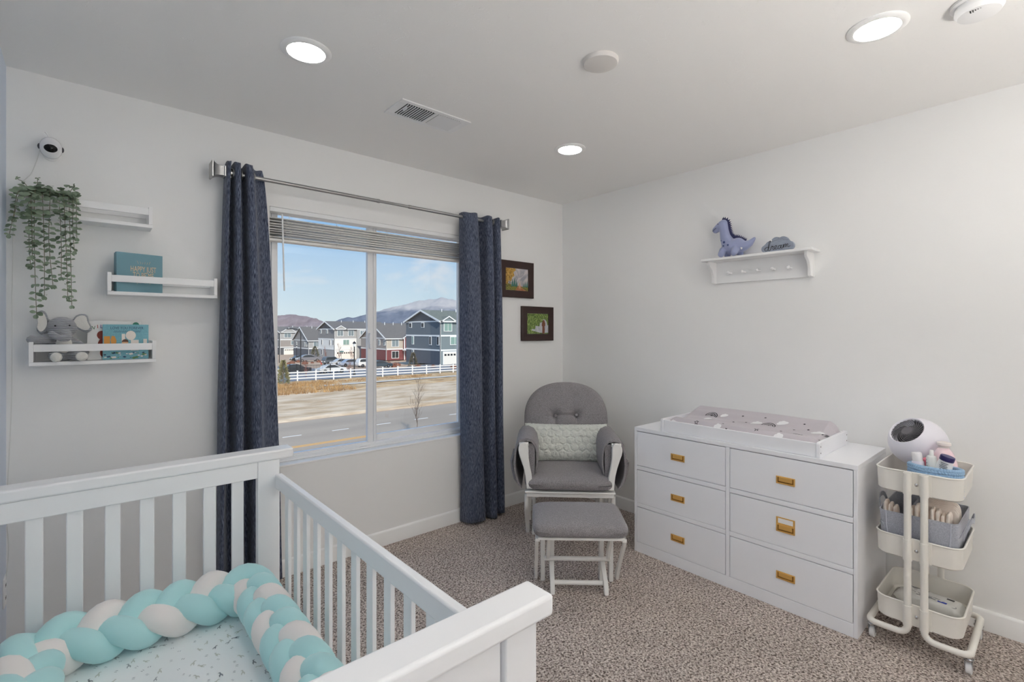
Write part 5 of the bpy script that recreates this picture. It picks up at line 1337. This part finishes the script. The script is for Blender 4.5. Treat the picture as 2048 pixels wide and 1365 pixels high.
# ---- houses
ROOF = mat('roof_shingle_grey', rgb(100,97,95), .9, bump=(6,.5,.05), var=(2.5, rgb(116,112,108)), stretch=(1,1,4)); ROOFG = mat('roof_shingle_olive', rgb(112,116,108,1.0), .9, var=(2.5, rgb(124,128,118,1.0)))
HT = mat('house_trim_white', rgb(232,234,234,1.0), .6); HG = mat('house_glass', rgb(126,140,146,1.0), .15); HGG = mat('house_blind_green', rgb(136,164,156,1.0), .4); HDK = mat('house_dark_opening', rgb(44,48,52,1.0), .5); GAR = mat('garage_door_cream', rgb(232,228,220,1.0), .6)
def siding(name, r, g, b): return mat(name, rgb(r,g,b,1.0), .8)
def house(label, x, y, z, w, d, floors, fh, side_cols, front_cols, roofm, gcol, swins, fwins, gar=None, rise=.42, dormers=(), bands=True, extra=None, ov=.45):
    """x,y near corner; side wall is the plane x (faces -X), front wall the plane y (faces -Y)"""
    r = thing('townhouse', label, 'house', (x+w/2, y+d/2, z))
    hgt = floors*fh
    for i in range(floors):
        mb = MB(); a, b = z+i*fh, z+(i+1)*fh
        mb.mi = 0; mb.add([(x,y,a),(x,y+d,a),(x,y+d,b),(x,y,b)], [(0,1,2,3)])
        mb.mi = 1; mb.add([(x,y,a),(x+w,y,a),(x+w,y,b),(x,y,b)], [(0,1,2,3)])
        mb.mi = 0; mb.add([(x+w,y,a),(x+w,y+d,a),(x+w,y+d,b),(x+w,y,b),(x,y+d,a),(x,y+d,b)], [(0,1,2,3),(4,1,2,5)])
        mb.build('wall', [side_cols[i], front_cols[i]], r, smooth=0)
    ry = y+d/2; pk = z+hgt+rise*d/2; e = z+hgt
    mb = MB(); mb.add([(x+.02,y,e),(x+.02,y+d,e),(x+.02,ry,pk),(x+w,y,e),(x+w,y+d,e),(x+w,ry,pk)], [(0,1,2),(3,4,5)]); mb.build('gable_wall', gcol, r, smooth=0)
    mb = MB(); t = .22; dz = rise*ov
    for s_ in (-1,1):
        yo = y-ov if s_<0 else y+d+ov
        mb.loft([[(xx,yo,e-dz),(xx,ry,pk),(xx,ry,pk+t),(xx,yo,e-dz+t)] for xx in (x-ov, x+w+ov)])
    mb.build('roof', roofm, r, smooth=0)
    mb = MB(); 
    for s_ in (-1,1):
        yo = y-ov if s_<0 else y+d+ov
        mb.loft([[(xx,yo,e-dz-.12),(xx,ry,pk-.10),(xx,ry,pk+.24),(xx,yo,e-dz+.26)] for xx in (x-ov-.08,x-ov+.02)])
    mb.box(x-ov,y-ov-.1,e-dz-.05,x+w+ov,y-ov+.02,e-dz+.2)
    if bands:
        for i in range(1,floors): mb.box(x-.06,y-.06,z+i*fh-.16,x+w,y,z+i*fh+.16); mb.box(x-.06,y,z+i*fh-.16,x,y+d,z+i*fh+.16)
        mb.box(x-.06,y,e-.14,x,y+d,e+.12)
    mb.box(x-.07,y-.07,z,x+.12,y+.02,e); mb.box(x-.07,y-.07,z,x+.02,y+.1,e)
    mb.build('trim', HT, r, smooth=0)
    for (v, h0, ww, hh, g) in swins:      # v along +y from the corner
        f = MB(); f.box(x-.10,y+v-.14,z+h0-.14,x-.01,y+v+ww+.14,z+h0+hh+.14); wf = f.build('window', HT, r, smooth=0)
        g_ = MB(); g_.box(x-.13,y+v,z+h0,x-.10,y+v+ww,z+h0+hh); g_.build('pane', g, wf, smooth=0)
    for (u, h0, ww, hh, g) in fwins:
        f = MB(); f.box(x+u-.14,y-.10,z+h0-.14,x+u+ww+.14,y-.01,z+h0+hh+.14); wf = f.build('window', HT, r, smooth=0)
        g_ = MB(); g_.box(x+u,y-.13,z+h0,x+u+(ww/2-.05 if ww>1.2 and hh<1.8 else ww),y-.10,z+h0+hh)
        if ww>1.2 and hh<1.8: g_.box(x+u+ww/2+.05,y-.13,z+h0,x+u+ww,y-.10,z+h0+hh)
        g_.build('pane', g, wf, smooth=0)
    if gar:
        u, ww, hh = gar
        f = MB(); f.box(x+u-.2,y-.10,z,x+u+ww+.2,y-.01,z+hh+.25); f.mi = 1; f.box(x+u,y-.14,z+.02,x+u+ww,y-.10,z+hh); f.mi = 2
        n = 8
        for k in range(n): f.box(x+u+ww*(k+.18)/n,y-.16,z+hh-.62,x+u+ww*(k+.82)/n,y-.14,z+hh-.25)
        f.build('garage_door', [HT,GAR,HDK], r, smooth=0)
    for (u, ww, rs_, col) in dormers:    # front facing gables over the front wall
        f = MB(); pz = e + rs_*ww/2; f.mi = 0
        f.add([(x+u,y-.35,e-.15),(x+u+ww,y-.35,e-.15),(x+u+ww/2,y-.35,pz-.1)], [(0,1,2)])
        f.mi = 1
        for s_ in (-1,1):
            xo = x+u-.25 if s_<0 else x+u+ww+.25
            dep = (pz-e)/rise
            f.add([(xo,y-.5,e-.22),(x+u+ww/2,y-.5,pz+.05),(x+u+ww/2,y+dep,pz+.05),(xo,y+.2,e-.22)], [(0,1,2,3)])
            f.mi = 2; f.loft([[(xo,y-.55,e-.40),(x+u+ww/2,y-.55,pz-.12),(x+u+ww/2,y-.55,pz+.12),(xo,y-.55,e-.14)],[(xo,y-.48,e-.40),(x+u+ww/2,y-.48,pz-.12),(x+u+ww/2,y-.48,pz+.12),(xo,y-.48,e-.14)]]); f.mi = 1
        f.build('dormer_gable', [col,roofm,HT], r, smooth=0)
    for k in range(3):
        f = MB(); vx = x+w*(.25+.22*k); f.cyl((vx,ry-1,pk-.5),(vx,ry-1,pk+.5),.09,8); f.build('roof_vent', HT, r)
    if extra: extra(r, x, y, z)
    return r
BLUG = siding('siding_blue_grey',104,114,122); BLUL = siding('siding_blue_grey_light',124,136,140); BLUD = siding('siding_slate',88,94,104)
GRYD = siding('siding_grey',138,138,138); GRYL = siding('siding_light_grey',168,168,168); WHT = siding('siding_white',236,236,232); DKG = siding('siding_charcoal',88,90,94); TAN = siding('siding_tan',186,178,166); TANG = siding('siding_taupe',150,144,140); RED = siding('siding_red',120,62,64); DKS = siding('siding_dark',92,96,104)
def exC(r, x, y, z):
    mb = MB(); mb.box(x+6.6,y-.5,z,x+17,y-.02,z+8.9-.1); mb.build('bay_wall', GRYL, r, smooth=0)
    f = MB(); f.box(x+7.5,y-.62,z+6.9,x+9.1,y-.52,z+8.5); wf = f.build('window', HT, r, smooth=0); g = MB(); g.box(x+7.65,y-.66,z+7.05,x+8.25,y-.62,z+8.35); g.box(x+8.35,y-.66,z+7.05,x+8.95,y-.62,z+8.35); g.build('pane', HG, wf, smooth=0)
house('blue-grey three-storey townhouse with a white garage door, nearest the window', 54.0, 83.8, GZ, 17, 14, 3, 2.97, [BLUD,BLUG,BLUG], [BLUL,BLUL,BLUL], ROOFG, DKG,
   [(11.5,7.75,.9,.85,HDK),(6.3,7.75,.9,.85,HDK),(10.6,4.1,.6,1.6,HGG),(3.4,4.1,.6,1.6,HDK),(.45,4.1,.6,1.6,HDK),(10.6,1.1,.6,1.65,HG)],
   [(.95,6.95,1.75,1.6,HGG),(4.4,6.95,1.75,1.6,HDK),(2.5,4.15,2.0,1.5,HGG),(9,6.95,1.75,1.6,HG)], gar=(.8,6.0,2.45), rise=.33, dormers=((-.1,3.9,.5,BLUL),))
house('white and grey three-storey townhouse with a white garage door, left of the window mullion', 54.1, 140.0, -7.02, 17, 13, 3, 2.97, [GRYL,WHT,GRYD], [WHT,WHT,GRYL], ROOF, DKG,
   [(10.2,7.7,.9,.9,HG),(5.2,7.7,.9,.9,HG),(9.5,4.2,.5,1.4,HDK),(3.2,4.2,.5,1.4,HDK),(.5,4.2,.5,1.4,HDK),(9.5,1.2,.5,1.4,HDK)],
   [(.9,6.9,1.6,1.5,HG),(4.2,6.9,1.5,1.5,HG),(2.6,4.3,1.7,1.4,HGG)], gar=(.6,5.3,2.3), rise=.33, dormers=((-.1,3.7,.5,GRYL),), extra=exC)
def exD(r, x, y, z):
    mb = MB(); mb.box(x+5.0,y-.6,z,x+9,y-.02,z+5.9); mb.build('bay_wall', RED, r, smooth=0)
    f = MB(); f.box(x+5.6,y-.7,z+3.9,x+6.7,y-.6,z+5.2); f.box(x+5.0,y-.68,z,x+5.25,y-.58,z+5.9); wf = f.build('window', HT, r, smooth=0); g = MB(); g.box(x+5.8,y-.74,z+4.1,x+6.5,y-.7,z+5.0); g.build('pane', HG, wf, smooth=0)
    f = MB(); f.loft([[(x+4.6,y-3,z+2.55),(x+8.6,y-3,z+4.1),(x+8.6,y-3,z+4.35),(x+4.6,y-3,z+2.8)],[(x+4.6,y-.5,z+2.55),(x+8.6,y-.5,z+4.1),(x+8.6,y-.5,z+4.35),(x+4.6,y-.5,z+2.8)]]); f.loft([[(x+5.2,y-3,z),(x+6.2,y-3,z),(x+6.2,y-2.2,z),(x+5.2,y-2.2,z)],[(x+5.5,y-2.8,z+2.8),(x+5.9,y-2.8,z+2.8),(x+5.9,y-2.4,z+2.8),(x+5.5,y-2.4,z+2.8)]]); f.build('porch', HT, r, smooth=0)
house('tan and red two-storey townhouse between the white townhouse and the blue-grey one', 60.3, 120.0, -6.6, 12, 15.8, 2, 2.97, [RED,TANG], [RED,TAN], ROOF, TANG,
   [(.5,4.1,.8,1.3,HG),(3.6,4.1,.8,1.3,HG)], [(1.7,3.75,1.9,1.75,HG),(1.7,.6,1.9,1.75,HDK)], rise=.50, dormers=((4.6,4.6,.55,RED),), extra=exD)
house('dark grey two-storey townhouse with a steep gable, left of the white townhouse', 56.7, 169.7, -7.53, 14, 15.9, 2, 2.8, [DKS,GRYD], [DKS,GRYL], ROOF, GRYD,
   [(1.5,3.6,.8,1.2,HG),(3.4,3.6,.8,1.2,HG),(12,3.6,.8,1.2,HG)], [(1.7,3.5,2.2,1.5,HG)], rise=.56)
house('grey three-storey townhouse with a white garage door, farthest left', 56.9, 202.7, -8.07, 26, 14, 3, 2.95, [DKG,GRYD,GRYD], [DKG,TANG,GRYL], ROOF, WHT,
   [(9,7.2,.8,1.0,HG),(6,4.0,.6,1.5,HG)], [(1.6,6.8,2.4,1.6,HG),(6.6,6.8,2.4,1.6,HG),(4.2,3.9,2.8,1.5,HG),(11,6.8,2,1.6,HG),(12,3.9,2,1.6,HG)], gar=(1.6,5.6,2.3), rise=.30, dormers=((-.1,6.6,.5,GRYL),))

# ---- cars
def car(label, x, y, z, L, Hh, col, kind='sedan', rot=0.0):
    r = thing('car', label, 'car', (x,y,z), rot, group=None)
    m = mat('car_'+col[0], rgb(*col[1],1.0), .3, coat=.6); M = WORLD[r.name]; W = 1.8; k = L/4.7
    if kind == 'sedan':
        body = [(-2.35,.25),(2.35,.25),(2.35,.62),(2.25,.80),(1.5,.88),(-1.55,.90),(-2.30,.78),(-2.35,.5)]
        cab = [(-1.65,.88),(-1.05,1.32),(-.4,1.43),(.35,1.41),(1.45,.88)]
    else:
        body = [(-2.3,.32),(2.3,.32),(2.3,.95),(1.2,1.05),(-2.3,1.05)]
        cab = [(-2.25,1.05),(-2.05,1.62),(-1.5,1.72),(.25,1.70),(1.15,1.05)]
    hz = Hh/(1.43 if kind=='sedan' else 1.72)
    B = [(p*k,q*hz) for p,q in body]; Cb = [(p*k,q*hz) for p,q in cab]
    mb = MB(M); mb.loft([[(p,-W/2,q) for p,q in B],[(p,W/2,q) for p,q in B]]); mb.build('body', m, r, bevel=.06, seg=2)
    mb = MB(M); cx_ = sum(p for p,q in Cb)/len(Cb)
    mb.loft([[(p if q<1*hz else cx_+(p-cx_)*1, -(W/2-.02) if q<1.1*hz*(.9 if kind=='sedan' else 1.05) else -W/2*.80, q) for p,q in Cb],[(p, (W/2-.02) if q<1.1*hz*(.9 if kind=='sedan' else 1.05) else W/2*.80, q) for p,q in Cb]]); mb.build('cabin', m, r, bevel=.03)
    mb = MB(M)
    for s_ in (-1,1):
        P_ = [(cx_+(p-cx_)*.84, (q-.9*hz)*.80+.93*hz if kind=='sedan' else (q-1.05*hz)*.78+1.10*hz) for p,q in Cb]
        mid = len(P_)//2
        mb.add([(p, s_*(W/2*.985 if i in (0,len(P_)-1) else W/2*.86), q) for i,(p,q) in enumerate(P_)], [tuple(range(len(P_)))])
    mb.build('side_glass', HDK, r, smooth=0, solid=.04)
    for wx in (-1.45*k, 1.42*k):
        for s_ in (-1,1):
            mb = MB(M); mb.cyl((wx,s_*.95,.33),(wx,s_*.70,.33),.33,18); wh = mb.build('wheel', BLACK, r)
            mb = MB(M); mb.cyl((wx,s_*.96,.33),(wx,s_*.94,.33),.21,14); mb.build('hubcap', CHROME, wh)
    mb = MB(M)
    for s_ in (-1,1): mb.box(2.30*k,s_*.6-.25,.6*hz,2.37*k,s_*.6+.25,.78*hz)
    mb.mi = 1
    for s_ in (-1,1): mb.box(-2.37*k,s_*.6-.25,.6*hz,-2.30*k,s_*.6+.25,.8*hz)
    mb.build('lamp', [mat('tail_lamp_red', rgb(150,30,30), .3), HT], r, smooth=0)
def at_(x,y,*a,**k): return zg(x,y)+.10
for lab,x,y,L,Hh,col,kind,rot in (
  ('white sedan parked closest behind the white fence',30.6,80.6,4.7,1.43,('white',(228,228,226)),'sedan',PI*0.03),
  ('black sedan behind the fence at the left beside the street lamp',26.0,84.5,4.9,1.45,('black',(48,50,54)),'sedan',.02),
  ('black car at the far left beneath the curved street light',42.5,134.0,4.6,1.5,('black2',(40,38,40)),'sedan',.05),
  ('grey sedan parked before the farthest left townhouse',43.5,130.0,6.2,1.8,('grey',(128,128,134)),'sedan',.0),
  ('dark grey SUV parked before the white townhouse',41.9,109.5,4.6,1.8,('dark_grey',(92,98,104)),'suv',.15),
  ('silver car half hidden between the dark SUV and the blue-silver sedan',42.1,104.8,4.7,1.45,('silver',(188,190,192)),'sedan',.05),
  ('blue-silver sedan parked left of the lantern post',42.0,99.6,5.0,1.5,('blue_silver',(150,160,178)),'sedan',.0),
  ('white SUV parked just left of the window mullion',43.4,94.6,4.6,1.75,('white',(228,228,226)),'suv',.0),
  ('dark teal sedan just right of the window mullion',44.0,90.3,4.8,1.45,('dark_teal',(64,76,84)),'sedan',.0)):
    car(lab, x, y, at_(x,y), L, Hh, col, kind, rot)

# ---- street furniture
BLM = mat('lamp_post_black', rgb(36,36,38,1.0), .4)
def curved(label, x, y, hh, arm):
    z = zg(x,y); r = thing('street_light', label, 'street light', (x,y,z)); d = Vector((-.75,.66,0))
    mb = MB(); p = [Vector((x,y,z-.1)),Vector((x,y,z+hh*.5)),Vector((x,y,z+hh-1.0))]+[Vector((x,y,z+hh-1))+d*(1.0-cos(a))+Vector((0,0,sin(a)*.95)) for a in (.3,.6,.9,1.2,1.5)]+[Vector((x,y,z+hh))+d*(arm)]
    mb.tube(p, .085, 8); mb.build('pole', BLM, r)
    mb = MB(); c = Vector((x,y,z+hh-.03))+d*(arm+.2); mb.ell(c, (.35,.35,.10)); mb.build('lamp_head', BLM, r)
curved('black curved-arm street light behind the black sedan', 26.4, 82.7, 7.4, 1.9)
curved('black curved-arm street light at the far left beside the left curtain', 35.8, 128.1, 7.8, 2.2)
def lantern(label, x, y, hh):
    z = zg(x,y); r = thing('lamp_post', label, 'lamp post', (x,y,z)); s_ = hh/5.2
    mb = MB(); mb.lathe([(.20*s_,-.1),(.18*s_,.4*s_),(.10*s_,.6*s_),(.085*s_,hh-.95*s_),(.13*s_,hh-.92*s_),(.05*s_,hh-.86*s_)], (x,y,z), 10); mb.build('pole', BLM, r)
    mb = MB(); mb.lathe([(.14*s_,hh-.86*s_),(.24*s_,hh-.40*s_)], (x,y,z), 6); mb.build('lantern_glass', HT, r)
    mb = MB(); mb.lathe([(.32*s_,hh-.40*s_),(.20*s_,hh-.22*s_),(.05*s_,hh-.1*s_),(.02*s_,hh)], (x,y,z), 6); mb.build('lantern_cap', BLM, r)
lantern('black lantern-topped post behind the white fence, right of the white sedan', 31.5, 73.4, 5.4)
lantern('small distant black lantern post before the dark grey townhouse', 41.3, 132.6, 4.4)
r = thing('street_sign', 'thin pole with a small teal street name sign before the white garage', 'sign', (41.4,103.3,zg(41.4,103.3)))
mb = MB(); mb.cyl((41.4,103.3,-6.3),(41.4,103.3,-3.1),.05,8); mb.build('pole', NICKEL, r); mb = MB(); mb.box(41.0,103.2,-3.25,41.9,103.3,-3.0); mb.build('plate', mat('sign_teal', rgb(70,120,120,1.0), .5), r)
mb = MB(); z = zg(40.7,113.2); mb.lathe([(.18,0),(.16,.1),(.14,.6),(.17,.65),(.10,.8),(0,.85)], (40.7,113.2,z), 12); mb.cyl((40.45,113.2,z+.5),(40.95,113.2,z+.5),.07,8)
tag(mb.build('fire_hydrant', mat('hydrant_red', rgb(186,70,56,1.0), .5)), 'small red fire hydrant before the dark grey SUV', 'hydrant')
r = thing('metal_railing', 'black metal railing panel at the left behind the white fence', 'railing', (25,76,zg(25,76)))
for x,y in ((24.0,80.4),(24.9,80.0),(29.3,77.5)):
    mb = MB(); z = zg(x,y); mb.box(x-.06,y-.06,z,x+.06,y+.06,z+1.75); mb.build('post', BLM, r)
for h_ in (.35,1.5):
    mb = MB(); mb.loft([[(24,80.38,GZ+h_),(24,80.42,GZ+h_),(24,80.42,GZ+h_+.06),(24,80.38,GZ+h_+.06)],[(29.3,77.48,GZ+h_),(29.3,77.52,GZ+h_),(29.3,77.52,GZ+h_+.06),(29.3,77.48,GZ+h_+.06)]]); mb.build('rail', BLM, r)
mb = MB()
for k in range(34):
    t = k/34; x = 24+5.3*t; y = 80.4-2.9*t; mb.box(x-.015,y-.015,GZ+.35,x+.015,y+.015,GZ+1.5)
mb.build('baluster', BLM, r)['kind'] = 'stuff'

# ---- trees
def baretree(label, x, y, z, hh, seed, m, thick=.035, name='bare_tree', spread=.5, lev=4):
    rs = random.Random(seed); mb = MB()
    def br(p, d, l, r_, n):
        pts = [p]; q = p
        for i in range(3): q = q + (d + Vector((rs.uniform(-.12,.12), rs.uniform(-.12,.12), .08))).normalized()*l/3; pts.append(q)
        mb.tube(pts, [r_, r_*.85, r_*.7, r_*.5], 5)
        if n > 0:
            for k in range(4 if n > 1 else 3):
                t = rs.uniform(.3,1); pp_ = p.lerp(q, t); a = rs.uniform(0,6.28)
                nd = (d*.9 + Vector((cos(a)*spread, sin(a)*spread, .12))).normalized(); br(pp_, nd, l*rs.uniform(.42,.62), r_*.5, n-1)
    p = Vector((x,y,z)); n_ = 9
    trunk = [p + Vector((rs.uniform(-.02,.02)*i, rs.uniform(-.02,.02)*i, hh*i/n_)) for i in range(n_+1)]
    mb.tube(trunk, [thick*(1-.85*i/n_) for i in range(n_+1)], 7)
    for i in range(2, n_):
        for q in range(3):
            a = rs.uniform(0,6.28); d = Vector((cos(a)*spread, sin(a)*spread, .85)).normalized()
            br(trunk[i], d, hh*.30*(1-.55*i/n_), thick*(.5-.35*i/n_), lev-2)
    return tag(mb.build(name, m), label, 'tree')
BARK = mat('bark_grey_brown', rgb(120,106,96,1.0), .9); BARKR = mat('bark_reddish', rgb(140,98,88,1.0), .9)
baretree('young leafless tree on the near side of the road, in the right window pane', 16.2, 27.9, -5.6, 4.0, 3, BARK, .028, spread=.42)
for x,y,hh,sd,lab in ((47.3,128.8,3.8,5,'bare reddish sapling before the side wall of the white townhouse'),(44.6,112.6,4.6,6,'bare grey sapling behind the dark grey SUV'),(48.4,114.5,3.8,7,'bare reddish sapling at the right of the white garage door'),(24.5,74.3,2.4,8,'short bare reddish shrub-like sapling at the fence, near the black sedan'),(32.3,77.2,2.0,9,'short bare sapling in front of the white sedan')):
    baretree(lab, x, y, zg(x,y), hh, sd, BARKR, .05, spread=.45)
def conifer(label, x, y, hh, w, seed, col1, col2, name='conifer'):
    z = zg(x,y); rs = random.Random(seed); r = thing(name, label, 'tree', (x,y,z))
    mb = MB(); mb.cyl((x,y,z),(x,y,z+hh*.9),.08,8,.02); mb.build('trunk', BARK, r)
    mb = MB()
    for k in range(900):
        t = rs.random()**.8; rr_ = w*(1-t)**.7*rs.uniform(.5,1); a = rs.uniform(0,6.28); c = Vector((x+rr_*cos(a), y+rr_*sin(a), z+hh*(.06+.94*t))); s_ = rs.uniform(.10,.2)
        d = Vector((cos(a),sin(a),rs.uniform(.2,1))).normalized(); q = d.orthogonal().normalized()*s_*.45; mb.add([c-q,c+q,c+d*s_*1.8],[(0,1,2)])
    mb.build('foliage', mat(name+'_needles_%d'%seed, rgb(*col1,1.0), .9, var=(2, rgb(*col2,1.0))), r, smooth=0)
conifer('bushy yellow-green young pine at the far left before the white fence', 18.9, 66.0, 3.1, .85, 1, (122,120,78), (168,158,112))
conifer('small dark evergreen at the corner of the white townhouse', 50.6, 146.0, 3.8, 1.6, 2, (84,90,66), (120,112,84))
conifer('small brown-green evergreen beside the blue-grey townhouse', 50.2, 88.0, 2.9, 1.0, 3, (86,84,66), (118,106,84))
SHR = mat('shrub_russet', rgb(124,80,66,1.0), .95, var=(3, rgb(156,112,90,1.0)))
rs = random.Random(21)
mb = MB(); 
for q in range(60):
    a = rs.uniform(0,6.28); e_ = rs.uniform(0,1.4); d = Vector((cos(a)*cos(e_), sin(a)*cos(e_), sin(e_))); c = d*.25; n_ = d.orthogonal().normalized()*.09; mb.add([c-n_, c+n_, c+d*.28],[(0,1,2)])
mb.ell((0,0,.1),(.34,.34,.26),10,6)
root = tag(mb.build('shrub', SHR, smooth=60), 'low russet shrub dotted over the gravel between the fence and the houses', 'shrub', 'russet shrubs on the gravel')
spots = [(52,76),(55,77),(57,75),(49,84),(50,80),(47,90),(51,96),(53,101),(50,106),(55,108),(52,113),(48,98),(56,92),(38,116),(41,120),(44,124),(40,127),(37,122),(46,118),(35,118),(59,76),(62,77),(54,73),(50,73),(58,72)]
for i,(x,y) in enumerate(spots):
    o = root if i == 0 else root.copy()
    if i: COL.objects.link(o)
    o.location = (x,y,zg(x,y)+.02); s_ = rs.uniform(.9,1.7); o.scale = (s_,s_,s_)

# ---- mountains (real relief, kilometres away)
def mountain(name, label, D, prof, mats, seed, amp, snow):
    """prof: list of (bearing u, height) ; D distance"""
    mb = MB(); nu, nv = 220, 60
    us = [p[0] for p in prof]
    def hgt(u):
        for (a,ha),(b,hb) in zip(prof[:-1],prof[1:]):
            if a <= u <= b: t = (u-a)/(b-a); return ha+(hb-ha)*t
        return 0
    def fn(a, v):
        u = us[0]+(us[-1]-us[0])*a; dist = D*(.72+.5*v)
        x = (.6587+u*.7524)*dist; y = (.7524-u*.6587)*dist
        k = max(0, 1-abs((v-.56)/.56))**.9
        rdg = noise.fractal(Vector((u*16+seed, v*3.0, seed)), 1.0, 2.0, 6)
        fine = noise.fractal(Vector((u*60, v*12, seed)), 1.0, 2.0, 4)
        z = hgt(u)*k*(dist/D)**.0 + amp*(rdg*(1-k*.95)*k*2.2 + fine*.12*k)
        return (x,y,z-10)
    mb.grid(nu, nv, fn)
    return tag(mb.build(name, mats, smooth=180), label, 'mountain', kind='structure')
def mtnmat(name, c1, c2, snow=None):
    m = bpy.data.materials.new(name); m.use_nodes = True; nt = m.node_tree; N = nt.nodes; L = nt.links; b = N['Principled BSDF']; b.inputs['Roughness'].default_value = 1; b.inputs['Specular IOR Level'].default_value = 0
    tc = N.new('ShaderNodeTexCoord'); n = N.new('ShaderNodeTexNoise'); n.inputs['Scale'].default_value = .012; n.inputs['Detail'].default_value = 6; L.new(tc.outputs['Object'], n.inputs['Vector'])
    r = N.new('ShaderNodeValToRGB'); r.color_ramp.elements[0].position=.35; r.color_ramp.elements[1].position=.65; r.color_ramp.elements[0].color = c1; r.color_ramp.elements[1].color = c2; L.new(n.outputs['Fac'], r.inputs['Fac'])
    if snow:
        sp_ = N.new('ShaderNodeSeparateXYZ'); L.new(tc.outputs['Object'], sp_.inputs[0]); mr = N.new('ShaderNodeMapRange'); mr.inputs[1].default_value = snow[0]; mr.inputs[2].default_value = snow[1]
        ad = N.new('ShaderNodeMath'); ad.operation = 'MULTIPLY_ADD'; ad.inputs[1].default_value = snow[2]; L.new(n.outputs['Fac'], ad.inputs[0]); L.new(sp_.outputs[2], ad.inputs[2]); L.new(ad.outputs[0], mr.inputs[0])
        mx = N.new('ShaderNodeMix'); mx.data_type='RGBA'; L.new(mr.outputs[0], mx.inputs[0]); L.new(r.outputs['Color'], mx.inputs[6]); mx.inputs[7].default_value = snow[3]; L.new(mx.outputs[2], b.inputs['Base Color'])
    else: L.new(r.outputs['Color'], b.inputs['Base Color'])
    return m
def hp(px, py, D): return ((px-1024)/972.0, (662-py)/972.0*D+11.4)
MT1 = mtnmat('mountain_brown', rgb(132,118,120), rgb(158,144,144))
MT2 = mtnmat('mountain_blue_snowy', rgb(104,112,126), rgb(122,128,140), (175,235,70,rgb(182,178,176)))
mountain('mountain_ridge', 'bare brown-violet hills on the horizon at the left', 1800, [hp(a,b,1800) for a,b in ((380,650),(500,640),(545,634),(562,632),(585,629),(600,633),(622,637),(640,642),(658,647),(690,656),(730,662))], MT1, 3, 34, None)
mountain('snowy_mountain', 'large blue-grey mountain with a dusting of snow behind the townhouses', 4200, [hp(a,b,4200) for a,b in ((600,660),(640,652),(660,646),(700,640),(735,629),(745,625),(770,620),(800,612),(830,605),(855,600),(877,596.5),(897,599.5),(918,605),(960,615),(1040,640),(1200,655))], MT2, 8, 90, None)

# ------------------------------------------------------------------ sky, sun, camera
W_ = bpy.data.worlds.new('sky'); SC.world = W_; W_.use_nodes = True
def _sky():
    nt = W_.node_tree; N = nt.nodes; L = nt.links; bg = N['Background']; bg.inputs['Strength'].default_value = SKY
    tc = N.new('ShaderNodeTexCoord'); sp_ = N.new('ShaderNodeSeparateXYZ'); L.new(tc.outputs['Generated'], sp_.inputs[0])
    r = N.new('ShaderNodeValToRGB'); e = r.color_ramp.elements
    e[0].position = 0; e[0].color = rgb(228,242,255); e[1].position = .7; e[1].color = rgb(110,172,240)
    q = e.new(.08); q.color = rgb(205,229,255); q = e.new(.22); q.color = rgb(150,198,252)
    L.new(sp_.outputs[2], r.inputs['Fac'])
    n = N.new('ShaderNodeTexNoise'); n.inputs['Scale'].default_value = 5.5; n.inputs['Detail'].default_value = 5; n.inputs['Distortion'].default_value=.4
    mp = N.new('ShaderNodeMapping'); mp.inputs['Scale'].default_value = (1,1,1.5); mp.inputs['Location'].default_value = (.35,.1,.2)
    L.new(tc.outputs['Generated'], mp.inputs[0]); L.new(mp.outputs[0], n.inputs['Vector'])
    c = N.new('ShaderNodeValToRGB'); c.color_ramp.elements[0].position = .56; c.color_ramp.elements[1].position = .74; L.new(n.outputs['Fac'], c.inputs['Fac'])
    m = N.new('ShaderNodeMix'); m.data_type='RGBA'; L.new(c.outputs['Color'], m.inputs[0]); L.new(r.outputs['Color'], m.inputs[6]); m.inputs[7].default_value = rgb(246,244,252)
    L.new(m.outputs[2], bg.inputs['Color'])
_sky()
sun = bpy.data.lights.new('sun', 'SUN'); sun.energy = SUN; sun.angle = math.radians(2); sun.color = (1,.91,.78)
so = bpy.data.objects.new('sun', sun); COL.objects.link(so); so.rotation_euler = Vector((.25,.80,-.62)).normalized().to_track_quat('-Z','Y').to_euler()

cam = bpy.data.cameras.new('camera'); cam.sensor_width = 36; cam.lens = 972.0/2048*36; cam.shift_y = -(682.5-662)/2048; cam.clip_start = .05; cam.clip_end = 12000
co = bpy.data.objects.new('camera', cam); COL.objects.link(co); co.location = (0,0,1.359)
co.rotation_euler = (PI/2, 0, math.radians(48.8-90)); SC.camera = co
SC.cycles.max_bounces = 20; SC.cycles.diffuse_bounces = 14; SC.cycles.glossy_bounces = 6; SC.cycles.transparent_max_bounces = 16
vs_ = SC.view_settings; vs_.view_transform = 'Standard'; vs_.look = 'None'; vs_.exposure = EXPO; vs_.gamma = 1; vs_.use_curve_mapping = False
